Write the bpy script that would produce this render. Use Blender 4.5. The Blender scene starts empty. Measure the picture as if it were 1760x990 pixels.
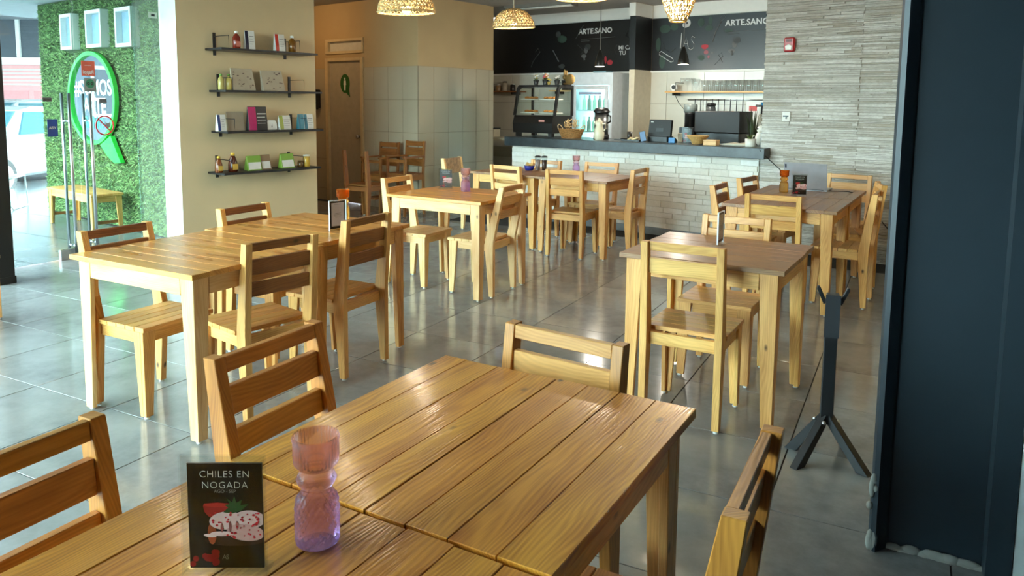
import bpy, bmesh, math, random
from mathutils import Vector, Matrix
random.seed(11)
SC = bpy.context.scene
COL = SC.collection
PI = math.pi
R = math.radians

# ------------------------------------------------------------------ camera
cam_d = bpy.data.cameras.new('camera')
cam = bpy.data.objects.new('camera', cam_d)
COL.objects.link(cam)
F_PX, PITCH, ROLL, YAW, CYPX = 1306.84, 0.1097924, 0.0099584, 0.4819857, 319.5
cp, sp, cr, sr, cy_, sy_ = (math.cos(PITCH), math.sin(PITCH), math.cos(ROLL), math.sin(ROLL), math.cos(YAW), math.sin(YAW))
_R = Matrix(((1, 0, 0), (0, -sp, -cp), (0, cp, -sp)))
_Rr = Matrix(((cr, -sr, 0), (sr, cr, 0), (0, 0, 1)))
_G = Matrix(((cy_, sy_, 0), (-sy_, cy_, 0), (0, 0, 1)))
_M = _Rr @ _R @ _G
right, down, fwd = _M[0], _M[1], _M[2]
cam.matrix_world = Matrix(((right[0], -down[0], -fwd[0], 0), (right[1], -down[1], -fwd[1], 0),
                           (right[2], -down[2], -fwd[2], 1.54), (0, 0, 0, 1)))
cam_d.sensor_fit = 'HORIZONTAL'
cam_d.sensor_width = 36.0
cam_d.lens = F_PX / 1760 * 36
cam_d.shift_y = -(495 - CYPX) / 1760
cam_d.clip_start = 0.02
cam_d.clip_end = 200
SC.camera = cam

# ------------------------------------------------------------------ daylight and exposure
world = bpy.data.worlds.new('sky'); SC.world = world
world.use_nodes = True
bgn = world.node_tree.nodes['Background']
bgn.inputs['Color'].default_value = (0.86, 0.93, 1.0, 1)
bgn.inputs['Strength'].default_value = 18.0
VS = SC.view_settings
VS.view_transform = 'Standard'; VS.look = 'None'; VS.gamma = 1.0; VS.use_curve_mapping = False
VS.exposure = 0.9
SC.cycles.max_bounces = 10
SC.cycles.diffuse_bounces = 5
SC.cycles.glossy_bounces = 4
SC.cycles.transmission_bounces = 8
SC.cycles.transparent_max_bounces = 64
SC.cycles.caustics_reflective = False
SC.cycles.caustics_refractive = False
SC.cycles.sample_clamp_indirect = 8.0

# ------------------------------------------------------------------ the building stands 11 degrees askew of the floor tiles
DL = R(11.0); RW = -DL
def WP(x, y, z=0.0):
    return Vector((x * math.cos(DL) + y * math.sin(DL), -x * math.sin(DL) + y * math.cos(DL), z))

# ------------------------------------------------------------------ materials
def lin(c):
    return tuple(((v / 255 / 12.92) if v / 255 <= 0.04045 else ((v / 255 + 0.055) / 1.055) ** 2.4) for v in c)
MATS = {}
def base_mat(name):
    m = bpy.data.materials.new(name); m.use_nodes = True
    nt = m.node_tree
    return m, nt, nt.nodes['Principled BSDF']
def N(nt, typ, **kw):
    n = nt.nodes.new(typ)
    for k, v in kw.items():
        if k in n.inputs.keys() if isinstance(k, str) else False: n.inputs[k].default_value = v
        else: setattr(n, k, v)
    return n
def L(nt, a, b): nt.links.new(a, b)

def mat(name, rgb, rough=0.5, metal=0.0, var=0.06, scale=14.0, emit=None, estr=0.0, spec=0.5, bump=0.0, trans=0.0, coat=0.0):
    """plain painted / plastic / metal surface with a little procedural mottling"""
    if name in MATS: return MATS[name]
    m, nt, p = base_mat(name)
    c = lin(rgb)
    tc = N(nt, 'ShaderNodeTexCoord')
    nz = N(nt, 'ShaderNodeTexNoise'); nz.inputs['Scale'].default_value = scale; nz.inputs['Detail'].default_value = 4
    L(nt, tc.outputs['Object'], nz.inputs['Vector'])
    rp = N(nt, 'ShaderNodeValToRGB')
    rp.color_ramp.elements[0].position = 0.3; rp.color_ramp.elements[1].position = 0.7
    rp.color_ramp.elements[0].color = tuple(v * (1 - var) for v in c) + (1,)
    rp.color_ramp.elements[1].color = tuple(min(1, v * (1 + var)) for v in c) + (1,)
    L(nt, nz.outputs['Fac'], rp.inputs['Fac']); L(nt, rp.outputs['Color'], p.inputs['Base Color'])
    p.inputs['Roughness'].default_value = rough; p.inputs['Metallic'].default_value = metal
    p.inputs['Specular IOR Level'].default_value = spec
    p.inputs['Transmission Weight'].default_value = trans
    p.inputs['Coat Weight'].default_value = coat
    if emit:
        p.inputs['Emission Color'].default_value = lin(emit) + (1,); p.inputs['Emission Strength'].default_value = estr
    if bump:
        b = N(nt, 'ShaderNodeBump'); b.inputs['Strength'].default_value = bump; b.inputs['Distance'].default_value = 0.01
        L(nt, nz.outputs['Fac'], b.inputs['Height']); L(nt, b.outputs['Normal'], p.inputs['Normal'])
    MATS[name] = m
    return m

def wood(name, dark, light, rough=0.32, grain=1.0, coat=0.0, knots=True, bump=0.15, vary=0.16):
    """varnished pine: the grain runs along the U of the UV map"""
    if name in MATS: return MATS[name]
    m, nt, p = base_mat(name)
    uv = N(nt, 'ShaderNodeUVMap'); oi = N(nt, 'ShaderNodeObjectInfo')
    sx = N(nt, 'ShaderNodeSeparateXYZ'); L(nt, uv.outputs['UV'], sx.inputs[0])
    def M(op, a, b):
        n = N(nt, 'ShaderNodeMath', operation=op)
        for i, v in enumerate((a, b)):
            if isinstance(v, (int, float)): n.inputs[i].default_value = v
            else: L(nt, v, n.inputs[i])
        return n.outputs[0]
    ro = M('MULTIPLY', oi.outputs['Random'], 53.0)
    u = M('ADD', sx.outputs['X'], ro); v = M('ADD', sx.outputs['Y'], M('MULTIPLY', oi.outputs['Random'], 17.0))
    def vec(a, b, c=0.0):
        n = N(nt, 'ShaderNodeCombineXYZ')
        for i, q in enumerate((a, b, c)):
            if isinstance(q, (int, float)): n.inputs[i].default_value = q
            else: L(nt, q, n.inputs[i])
        return n.outputs[0]
    w1 = N(nt, 'ShaderNodeTexNoise'); w1.inputs['Scale'].default_value = 1.0; w1.inputs['Detail'].default_value = 2
    L(nt, vec(M('MULTIPLY', u, 1.6), M('MULTIPLY', v, 7.0)), w1.inputs['Vector'])
    band = M('SINE', M('ADD', M('MULTIPLY', v, 620.0), M('MULTIPLY', w1.outputs['Fac'], 90.0)), 0)
    fine = N(nt, 'ShaderNodeTexNoise'); fine.inputs['Scale'].default_value = 1.0; fine.inputs['Detail'].default_value = 5
    L(nt, vec(M('MULTIPLY', u, 7.0), M('MULTIPLY', v, 240.0)), fine.inputs['Vector'])
    broad = N(nt, 'ShaderNodeTexNoise'); broad.inputs['Scale'].default_value = 1.0; broad.inputs['Detail'].default_value = 3
    L(nt, vec(M('MULTIPLY', u, 2.5), M('MULTIPLY', v, 14.0), 3.0), broad.inputs['Vector'])
    f = M('ADD', M('MULTIPLY', band, 0.09 * grain), M('ADD', M('MULTIPLY', M('SUBTRACT', fine.outputs['Fac'], 0.5), 0.55 * grain), broad.outputs['Fac']))
    rp = N(nt, 'ShaderNodeValToRGB')
    rp.color_ramp.elements[0].position = 0.22; rp.color_ramp.elements[1].position = 0.72
    rp.color_ramp.elements[0].color = lin(dark) + (1,); rp.color_ramp.elements[1].color = lin(light) + (1,)
    L(nt, f, rp.inputs['Fac'])
    col = rp.outputs['Color']
    if knots:
        vo = N(nt, 'ShaderNodeTexVoronoi'); vo.inputs['Scale'].default_value = 1.0
        L(nt, vec(M('MULTIPLY', u, 4.2), M('MULTIPLY', v, 8.5)), vo.inputs['Vector'])
        kr = N(nt, 'ShaderNodeMapRange'); kr.inputs['From Min'].default_value = 0.035; kr.inputs['From Max'].default_value = 0.095
        L(nt, vo.outputs['Distance'], kr.inputs['Value'])
        sk = N(nt, 'ShaderNodeSeparateColor'); L(nt, vo.outputs['Color'], sk.inputs[0])
        kf = M('MAXIMUM', kr.outputs['Result'], M('LESS_THAN', sk.outputs[0], 0.5))
        mx = N(nt, 'ShaderNodeMix', data_type='RGBA'); mx.inputs['A'].default_value = lin([c * 0.42 for c in dark]) + (1,)
        L(nt, kf, mx.inputs['Factor']); L(nt, col, mx.inputs['B']); col = mx.outputs['Result']
    hs = N(nt, 'ShaderNodeHueSaturation')
    L(nt, M('ADD', 1.0 - vary / 2, M('MULTIPLY', oi.outputs['Random'], vary)), hs.inputs['Value'])
    L(nt, M('ADD', 0.494, M('MULTIPLY', M('FRACT', M('MULTIPLY', oi.outputs['Random'], 7.3), 0), 0.012)), hs.inputs['Hue'])
    L(nt, col, hs.inputs['Color']); L(nt, hs.outputs['Color'], p.inputs['Base Color'])
    p.inputs['Coat Weight'].default_value = coat; p.inputs['Coat Roughness'].default_value = 0.12
    rr = N(nt, 'ShaderNodeMapRange'); rr.inputs['To Min'].default_value = rough - 0.07; rr.inputs['To Max'].default_value = rough + 0.1
    L(nt, broad.outputs['Fac'], rr.inputs['Value']); L(nt, rr.outputs['Result'], p.inputs['Roughness'])
    if bump:
        b = N(nt, 'ShaderNodeBump'); b.inputs['Strength'].default_value = bump; b.inputs['Distance'].default_value = 0.004
        L(nt, f, b.inputs['Height']); L(nt, b.outputs['Normal'], p.inputs['Normal'])
        if coat: L(nt, b.outputs['Normal'], p.inputs['Coat Normal'])
    MATS[name] = m
    return m

def glass_mat(name, rgb=(225, 240, 238), mirror=0.10, haze=0.0):
    """thin architectural glass: clear, slightly tinted, with a weak mirror"""
    if name in MATS: return MATS[name]
    m, nt, p = base_mat(name)
    out = nt.nodes['Material Output']
    tr = N(nt, 'ShaderNodeBsdfTransparent'); tr.inputs['Color'].default_value = lin(rgb) + (1,)
    gl = N(nt, 'ShaderNodeBsdfGlossy'); gl.inputs['Roughness'].default_value = 0.01
    lw = N(nt, 'ShaderNodeLayerWeight'); lw.inputs['Blend'].default_value = 0.5
    pw = N(nt, 'ShaderNodeMath', operation='POWER'); pw.inputs[1].default_value = 4.0; L(nt, lw.outputs['Facing'], pw.inputs[0])
    mr_ = N(nt, 'ShaderNodeMapRange'); mr_.inputs['To Min'].default_value = mirror * 0.3; mr_.inputs['To Max'].default_value = mirror * 4; L(nt, pw.outputs[0], mr_.inputs['Value'])
    mx = N(nt, 'ShaderNodeMixShader'); L(nt, mr_.outputs['Result'], mx.inputs[0]); L(nt, tr.outputs[0], mx.inputs[1]); L(nt, gl.outputs[0], mx.inputs[2])
    fin = mx.outputs[0]
    if haze:
        df = N(nt, 'ShaderNodeBsdfDiffuse'); df.inputs['Color'].default_value = (0.8, 0.9, 0.88, 1)
        m2 = N(nt, 'ShaderNodeMixShader'); m2.inputs[0].default_value = haze; L(nt, fin, m2.inputs[1]); L(nt, df.outputs[0], m2.inputs[2]); fin = m2.outputs[0]
    L(nt, fin, out.inputs['Surface'])
    MATS[name] = m
    return m

def tinted_glass(name, top, bot, h):
    """coloured pressed glass, tint running from the foot to the rim"""
    if name in MATS: return MATS[name]
    m, nt, p = base_mat(name)
    tc = N(nt, 'ShaderNodeTexCoord'); sx = N(nt, 'ShaderNodeSeparateXYZ'); L(nt, tc.outputs['Object'], sx.inputs[0])
    mr = N(nt, 'ShaderNodeMapRange'); mr.inputs['From Max'].default_value = h; L(nt, sx.outputs['Z'], mr.inputs['Value'])
    rp = N(nt, 'ShaderNodeValToRGB')
    rp.color_ramp.elements[0].position = 0.45; rp.color_ramp.elements[1].position = 0.72
    rp.color_ramp.elements[0].color = lin(bot) + (1,); rp.color_ramp.elements[1].color = lin(top) + (1,)
    L(nt, mr.outputs['Result'], rp.inputs['Fac'])
    out = nt.nodes['Material Output']
    tr = N(nt, 'ShaderNodeBsdfTransparent'); L(nt, rp.outputs['Color'], tr.inputs['Color'])
    L(nt, rp.outputs['Color'], p.inputs['Base Color'])
    p.inputs['Roughness'].default_value = 0.04; p.inputs['Transmission Weight'].default_value = 0.92
    p.inputs['IOR'].default_value = 1.3
    mx = N(nt, 'ShaderNodeMixShader'); mx.inputs[0].default_value = 0.62
    L(nt, tr.outputs[0], mx.inputs[1]); L(nt, p.outputs[0], mx.inputs[2]); L(nt, mx.outputs[0], out.inputs['Surface'])
    MATS[name] = m
    return m

def speckle(name, c1, c2, c3, scale, rough=0.4, bump=0.0, scale2=3.0, stretch=(1, 1, 1), spec=0.5):
    """two-scale mottled mineral surface (stone, tile, concrete, turf)"""
    if name in MATS: return MATS[name]
    m, nt, p = base_mat(name)
    tc = N(nt, 'ShaderNodeTexCoord'); oi = N(nt, 'ShaderNodeObjectInfo')
    mp = N(nt, 'ShaderNodeMapping'); mp.inputs['Scale'].default_value = stretch
    cb = N(nt, 'ShaderNodeVectorMath', operation='ADD')
    sc = N(nt, 'ShaderNodeMath', operation='MULTIPLY'); sc.inputs[1].default_value = 41.0; L(nt, oi.outputs['Random'], sc.inputs[0])
    L(nt, tc.outputs['Object'], cb.inputs[0]); L(nt, sc.outputs[0], cb.inputs[1]); L(nt, cb.outputs[0], mp.inputs['Vector'])
    n1 = N(nt, 'ShaderNodeTexNoise'); n1.inputs['Scale'].default_value = scale; n1.inputs['Detail'].default_value = 6; n1.inputs['Roughness'].default_value = 0.7
    n2 = N(nt, 'ShaderNodeTexNoise'); n2.inputs['Scale'].default_value = scale2; n2.inputs['Detail'].default_value = 4
    L(nt, mp.outputs[0], n1.inputs['Vector']); L(nt, mp.outputs[0], n2.inputs['Vector'])
    r1 = N(nt, 'ShaderNodeValToRGB')
    r1.color_ramp.elements[0].position = 0.33; r1.color_ramp.elements[1].position = 0.67
    r1.color_ramp.elements[0].color = lin(c1) + (1,); r1.color_ramp.elements[1].color = lin(c2) + (1,)
    L(nt, n1.outputs['Fac'], r1.inputs['Fac'])
    r2 = N(nt, 'ShaderNodeMapRange'); r2.inputs['From Min'].default_value = 0.4; r2.inputs['From Max'].default_value = 0.7; r2.inputs['To Max'].default_value = 0.7
    L(nt, n2.outputs['Fac'], r2.inputs['Value'])
    mx = N(nt, 'ShaderNodeMix', data_type='RGBA'); mx.inputs['B'].default_value = lin(c3) + (1,)
    L(nt, r2.outputs['Result'], mx.inputs['Factor']); L(nt, r1.outputs['Color'], mx.inputs['A'])
    L(nt, mx.outputs['Result'], p.inputs['Base Color'])
    p.inputs['Roughness'].default_value = rough; p.inputs['Specular IOR Level'].default_value = spec
    if bump:
        b = N(nt, 'ShaderNodeBump'); b.inputs['Strength'].default_value = bump; b.inputs['Distance'].default_value = 0.01
        L(nt, n1.outputs['Fac'], b.inputs['Height']); L(nt, b.outputs['Normal'], p.inputs['Normal'])
    MATS[name] = m
    return m

W_CHAIR = wood('pine_chair', (184, 126, 58), (236, 184, 108), rough=0.38, vary=0.16, grain=0.7)
W_TOP_OR = wood('pine_top_varnished', (176, 100, 22), (234, 160, 58), rough=0.3, coat=0.45, grain=1.0, bump=0.2, vary=0.14)
W_TOP_LT = wood('pine_top_pale', (180, 116, 48), (226, 166, 84), rough=0.28, coat=0.2, vary=0.1)
W_TOP_GR = wood('pine_top_worn', (118, 80, 50), (166, 122, 80), rough=0.36, coat=0.1, grain=1.3, vary=0.12)
W_PALE = wood('pine_frame_pale', (214, 160, 94), (244, 206, 146), rough=0.42, vary=0.1, grain=0.6)
W_MID = wood('pine_orange_brown', (156, 94, 34), (210, 142, 64), rough=0.36, vary=0.12, grain=0.8)
W_OLD = wood('pine_dark', (110, 66, 28), (156, 100, 48), rough=0.42, vary=0.16)
STEEL = mat('brushed_steel', (190, 192, 194), rough=0.28, metal=1.0)
BLACKM = mat('black_steel', (24, 25, 28), rough=0.42, var=0.15)
BLACKP = mat('black_plastic', (18, 18, 19), rough=0.35)
WHITE = mat('white_paint', (232, 232, 226), rough=0.6, var=0.02)
WHITEC = mat('white_ceramic', (228, 226, 216), rough=0.25, var=0.03)
GLASS = glass_mat('clear_glass')
ACRYL = glass_mat('clear_acrylic', (248, 250, 250), 0.07)

# ------------------------------------------------------------------ mesh helpers
class MB:
    def __init__(s): s.v = []; s.f = []; s.m = []; s.sm = []
    def add(s, vs, fs, mi=0, sm=False):
        o = len(s.v); s.v += [tuple(v) for v in vs]
        s.f += [tuple(i + o for i in f) for f in fs]; s.m += [mi] * len(fs); s.sm += [sm] * len(fs)
        return s
    def box(s, x0, x1, y0, y1, z0, z1, mi=0):
        return s.hexa([(x0, y0, z0), (x1, y0, z0), (x1, y1, z0), (x0, y1, z0), (x0, y0, z1), (x1, y0, z1), (x1, y1, z1), (x0, y1, z1)], mi)
    def hexa(s, p, mi=0):
        return s.add(p, [(3, 2, 1, 0), (4, 5, 6, 7), (0, 1, 5, 4), (1, 2, 6, 5), (2, 3, 7, 6), (3, 0, 4, 7)], mi)
    def prism(s, poly, axis, a, b, mi=0):
        """extrude a 2D outline (counter-clockwise) along an axis from a to b"""
        n = len(poly)
        def P(q, t):
            return {'x': (t, q[0], q[1]), 'y': (q[0], t, q[1]), 'z': (q[0], q[1], t)}[axis]
        vs = [P(q, a) for q in poly] + [P(q, b) for q in poly]
        fs = [tuple(range(n - 1, -1, -1)), tuple(range(n, 2 * n))] + [(i, (i + 1) % n, n + (i + 1) % n, n + i) for i in range(n)]
        return s.add(vs, fs, mi)
    def lathe(s, prof, n=20, mi=0, c=(0, 0, 0), ribs=0, amp=0.0, rz=(0, 9), cap=True, tw=0.0):
        vs = []
        for (r, z) in prof:
            for k in range(n):
                a = 2 * PI * k / n
                rr = r
                if ribs and rz[0] <= z <= rz[1]: rr = r + amp * math.cos(ribs * a + tw * z)
                vs.append((c[0] + rr * math.cos(a), c[1] + rr * math.sin(a), c[2] + z))
        fs = []
        for i in range(len(prof) - 1):
            for k in range(n):
                fs.append((i * n + k, i * n + (k + 1) % n, (i + 1) * n + (k + 1) % n, (i + 1) * n + k))
        s.add(vs, fs, mi, True)
        if cap:
            o = len(s.v) - len(vs)
            s.f.append(tuple(o + k for k in range(n - 1, -1, -1))); s.m.append(mi); s.sm.append(False)
            s.f.append(tuple(o + (len(prof) - 1) * n + k for k in range(n))); s.m.append(mi); s.sm.append(False)
        return s
    def tube(s, pts, r, n=8, mi=0):
        pts = [Vector(p) for p in pts]
        rs = r if isinstance(r, (list, tuple)) else [r] * len(pts)
        vs = []; up = None
        for i, p in enumerate(pts):
            d = (pts[min(i + 1, len(pts) - 1)] - pts[max(i - 1, 0)]).normalized()
            if up is None: up = Vector((0, 0, 1)) if abs(d.z) < 0.9 else Vector((1, 0, 0))
            a = d.cross(up).normalized(); b = d.cross(a).normalized(); up = -b if False else up
            for k in range(n):
                t = 2 * PI * k / n
                vs.append(p + a * (rs[i] * math.cos(t)) + b * (rs[i] * math.sin(t)))
        fs = [(i * n + k, (i + 1) * n + k, (i + 1) * n + (k + 1) % n, i * n + (k + 1) % n) for i in range(len(pts) - 1) for k in range(n)]
        fs += [tuple(range(n)), tuple((len(pts) - 1) * n + k for k in range(n - 1, -1, -1))]
        return s.add(vs, fs, mi, True)
    def ball(s, c, r, n=12, m=8, mi=0):
        r = r if isinstance(r, (tuple, list)) else (r, r, r)
        vs = [(c[0], c[1], c[2] - r[2])]
        for i in range(1, m):
            t = -PI / 2 + PI * i / m
            vs += [(c[0] + r[0] * math.cos(t) * math.cos(2 * PI * k / n), c[1] + r[1] * math.cos(t) * math.sin(2 * PI * k / n), c[2] + r[2] * math.sin(t)) for k in range(n)]
        vs.append((c[0], c[1], c[2] + r[2]))
        fs = [(0, 1 + (k + 1) % n, 1 + k) for k in range(n)]
        for i in range(m - 2):
            fs += [(1 + i * n + k, 1 + i * n + (k + 1) % n, 1 + (i + 1) * n + (k + 1) % n, 1 + (i + 1) * n + k) for k in range(n)]
        fs += [(1 + (m - 2) * n + k, 1 + (m - 2) * n + (k + 1) % n, len(vs) - 1) for k in range(n)]
        return s.add(vs, fs, mi, True)
    def mesh(s, name, mats, grain=None, bevel=0.0):
        me = bpy.data.meshes.new(name)
        me.from_pydata(s.v, [], s.f)
        for mt in (mats if isinstance(mats, (list, tuple)) else [mats]): me.materials.append(mt)
        for p, mi, sm in zip(me.polygons, s.m, s.sm): p.material_index = mi; p.use_smooth = sm
        bm = bmesh.new(); bm.from_mesh(me)
        bmesh.ops.recalc_face_normals(bm, faces=bm.faces)
        if bevel:
            bmesh.ops.bevel(bm, geom=[e for e in bm.edges if e.is_manifold and e.calc_face_angle(0) > 0.5], offset=bevel, segments=1, affect='EDGES', clamp_overlap=True)
        if grain is not None:
            uvl = bm.loops.layers.uv.new('UVMap'); a, b = [i for i in range(3) if i != grain]
            for f in bm.faces:
                for lp in f.loops:
                    co = lp.vert.co; lp[uvl].uv = (co[grain], co[a] + co[b] * 0.83)
        bm.to_mesh(me); bm.free()
        return me

def obj(name, me, parent=None, loc=(0, 0, 0), rot=(0, 0, 0)):
    o = bpy.data.objects.new(name, me); COL.objects.link(o)
    o.location = loc; o.rotation_euler = rot
    if parent is not None: o.parent = parent
    return o
def tag(o, label=None, cat=None, group=None, kind=None):
    if label: o['label'] = label
    if cat: o['category'] = cat
    if group: o['group'] = group
    if kind: o['kind'] = kind
    return o
def thing(name, label, cat, loc=(0, 0, 0), rz=0.0, group=None):
    o = obj(name, None, None, loc, (0, 0, rz)); o.empty_display_size = 0.1
    return tag(o, label, cat, group)
def struct(name, me, loc=(0, 0, 0), rz=0.0, label=None):
    return tag(obj(name, me, None, loc, (0, 0, rz)), label, None, None, 'structure')
def part(name, mb, mats, parent, loc=(0, 0, 0), rot=(0, 0, 0), grain=None, bevel=0.0):
    return obj(name, mb.mesh(name, mats, grain, bevel), parent, loc, rot)
def bx(*a): return MB().box(*a)

def text_mesh(name, body, size, m, bold=0.0, ext=0.0006, align='CENTER', spacing=1.0, line=1.0):
    cu = bpy.data.curves.new(name, 'FONT'); cu.body = body; cu.size = size; cu.extrude = ext; cu.offset = bold
    cu.align_x = align; cu.align_y = 'CENTER'; cu.space_character = spacing; cu.space_line = line; cu.resolution_u = 3
    to = bpy.data.objects.new(name, cu); COL.objects.link(to)
    bpy.context.view_layer.update()
    me = bpy.data.meshes.new_from_object(to.evaluated_get(bpy.context.evaluated_depsgraph_get()))
    bpy.data.objects.remove(to); bpy.data.curves.remove(cu)
    me.name = name; me.materials.clear(); me.materials.append(m)
    return me
def text(name, body, size, m, parent, loc, rot=(PI / 2, 0, 0), **kw):
    return obj(name, text_mesh(name, body, size, m, **kw), parent, loc, rot)
def copy_tree(o, parent=None):
    c = o.copy(); COL.objects.link(c); c.parent = parent
    for ch in list(o.children): copy_tree(ch, c)
    return c
# ================================================================== the setting
CEIL = 2.97
TILE_F = speckle('grey_porcelain', (118, 118, 117), (140, 140, 139), (154, 154, 152), 9.0, rough=0.13, scale2=2.2, spec=0.6)
GROUT = mat('dark_grout', (30, 30, 30), rough=0.85)
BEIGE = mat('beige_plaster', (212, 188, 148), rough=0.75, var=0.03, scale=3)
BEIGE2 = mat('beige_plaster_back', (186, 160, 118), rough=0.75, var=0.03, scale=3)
WALLTILE = mat('cream_wall_tile', (182, 171, 148), rough=0.22, var=0.03, scale=2)
WTGROUT = mat('wall_tile_grout', (120, 108, 88), rough=0.9)
CEILM = mat('ceiling_paint', (158, 156, 150), rough=0.85, var=0.02)
SLATE = mat('slate_blue_paint', (40, 51, 59), rough=0.38, var=0.08, scale=5)

floor_poly = [(-7.12, -2.3), (1.3, -2.3), (1.3, 11.6), (-10.4, 11.6), (-10.4, 6.2), (-7.12, 5.55)]
floor = struct('floor', MB().prism(floor_poly, 'z', -0.12, -0.0035).mesh('floor', GROUT), label='glossy grey porcelain tile floor of the dining room')
tile_me = bx(-0.3030, 0.3030, -0.2974, 0.2974, -0.0035, 0).mesh('floor_tile', TILE_F, None, 0.0008)
n_t = 0
for i in range(-2, 17):
    for j in range(-8, 16):
        x = -0.407 - 0.6115 * i + 0.30575; y = 2.307 + 0.60 * j + 0.30
        yw = x * math.sin(DL) + y * math.cos(DL); xw = x * math.cos(DL) - y * math.sin(DL)
        if y < -0.2 or x > 0.9 or yw > 8.1 and xw > -7.4 or yw > 7.45: continue
        if x < -6.85 and (yw < 5.5 or xw < -9.6): continue
        if n_t >= 296: continue
        obj('floor_tile', tile_me, floor, (x, y, 0)); n_t += 1
struct('floor_outside', bx(-60, 40, -40, 60, -0.2, -0.13).mesh('floor_outside', speckle('street_asphalt', (92, 95, 98), (108, 111, 114), (120, 123, 126), 6, rough=0.7)), label='grey asphalt street outside')
terr = struct('floor_terrace', bx(-14.5, -7.13, -2.3, 9.0, -0.13, -0.004).mesh('floor_terrace', speckle('terrace_tile', (92, 97, 99), (108, 113, 115), (120, 126, 128), 5, rough=0.22)), label='pale polished terrace outside the glass doors')
for k in range(5):
    obj('terrace_joint', bx(-14.4, -7.14, -0.003, 0.003, 0, 0.0012).mesh('terrace_joint', GROUT), terr, (0, 2.31 + 0.9 * k, -0.0045))

struct('ceiling', MB().prism([(-7.2, -2.3), (1.3, -2.3), (1.3, 11.6), (-10.4, 11.6), (-10.4, 6.2), (-7.2, 5.6)], 'z', CEIL, CEIL + 0.15).mesh('ceiling', CEILM), label='plain grey ceiling')

# shelf wall block between the glass front and the washroom alcove (its end is white, its long face beige)
sw = MB(); sw.box(-8.0, -7.65, 4.03, 5.75, 0, CEIL)
me = sw.mesh('wall_shelf', [BEIGE, WHITE])
for p in me.polygons:
    if p.normal.y < -0.9: p.material_index = 1
struct('wall_shelf', me, rz=RW, label='beige plaster wall carrying four black shelves')

# facade wall clad with artificial turf, seen through the glass
TURF_B = speckle('turf_backing', (34, 56, 26), (50, 76, 36), (62, 88, 46), 60, rough=0.9)
facade = struct('wall_facade', bx(-11.55, -8.0, 4.16, 4.4, -0.12, 2.775).mesh('wall_facade', TURF_B), rz=RW, label='outside wall covered with artificial turf')
tb = MB(); rnd = random.Random(5)
for k in range(34000):
    x = rnd.uniform(-11.54, -8.02); z = rnd.uniform(0.0, 2.75)
    if any(a - 0.02 < x < b + 0.02 and 2.10 < z < 2.62 for a, b in ((-10.61, -10.27), (-9.87, -9.45), (-9.09, -8.7))): continue
    a = rnd.uniform(0, 2 * PI); l = rnd.uniform(0.022, 0.05); w = 0.007; d = rnd.uniform(0.01, 0.03)
    dx, dz = math.cos(a), math.sin(a)
    tb.add([(x - dz * w, 4.16, z + dx * w), (x + dz * w, 4.16, z - dx * w), (x + dx * l, 4.16 - d, z + dz * l)], [(0, 1, 2)], k % 3)
o = part('turf_pile', tb, [mat('turf_a', (84, 122, 58), rough=0.7), mat('turf_b', (128, 160, 96), rough=0.7), mat('turf_c', (58, 92, 42), rough=0.7)], facade)
o['kind'] = 'stuff'
for (a, b, z0, z1) in ((-10.61, -10.27, 2.14, 2.58), (-9.87, -9.45, 2.14, 2.58), (-9.09, -8.7, 2.12, 2.56)):
    fr = MB()
    fr.box(a, b, 4.06, 4.16, z0, z0 + 0.04); fr.box(a, b, 4.06, 4.16, z1 - 0.04, z1); fr.box(a, a + 0.035, 4.06, 4.16, z0 + 0.04, z1 - 0.04); fr.box(b - 0.035, b, 4.06, 4.16, z0 + 0.04, z1 - 0.04)
    w_ = part('window_frame', fr, WHITE, facade)
    part('pane', bx(a + 0.035, b - 0.035, 4.13, 4.15, z0 + 0.04, z1 - 0.04), mat('pale_blue_pane', (150, 180, 200), rough=0.1), w_)

# washroom alcove
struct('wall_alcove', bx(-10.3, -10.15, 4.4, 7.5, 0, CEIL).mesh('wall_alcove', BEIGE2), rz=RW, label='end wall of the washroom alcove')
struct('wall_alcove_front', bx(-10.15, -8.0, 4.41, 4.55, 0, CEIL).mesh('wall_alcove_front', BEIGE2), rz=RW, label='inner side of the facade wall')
YD = 7.37
wd = MB()
wd.box(-10.15, -9.53, YD, YD + 0.15, 0, CEIL); wd.box(-8.66, -7.70, YD, YD + 0.15, 0, CEIL)
wd.box(-9.53, -8.66, YD, YD + 0.15, 2.45, CEIL); wd.box(-9.53, -8.66, YD, YD + 0.15, 2.17, 2.23)
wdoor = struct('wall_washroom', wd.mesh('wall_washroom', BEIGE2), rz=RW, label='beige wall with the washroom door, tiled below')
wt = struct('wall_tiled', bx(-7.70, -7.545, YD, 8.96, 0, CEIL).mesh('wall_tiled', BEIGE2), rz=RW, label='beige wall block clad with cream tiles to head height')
ROWS = [(0.0, 0.183), (0.187, 0.641), (0.645, 1.099), (1.103, 1.555), (1.559, 2.018)]
part('tile_grout', bx(-7.545, -7.541, YD, 8.96, 0, 2.02), WTGROUT, wt)
part('tile_grout', MB().box(-8.66, -7.54, YD - 0.004, YD, 0, 2.02).box(-10.14, -9.53, YD - 0.004, YD, 0, 2.02), WTGROUT, wdoor)
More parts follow.
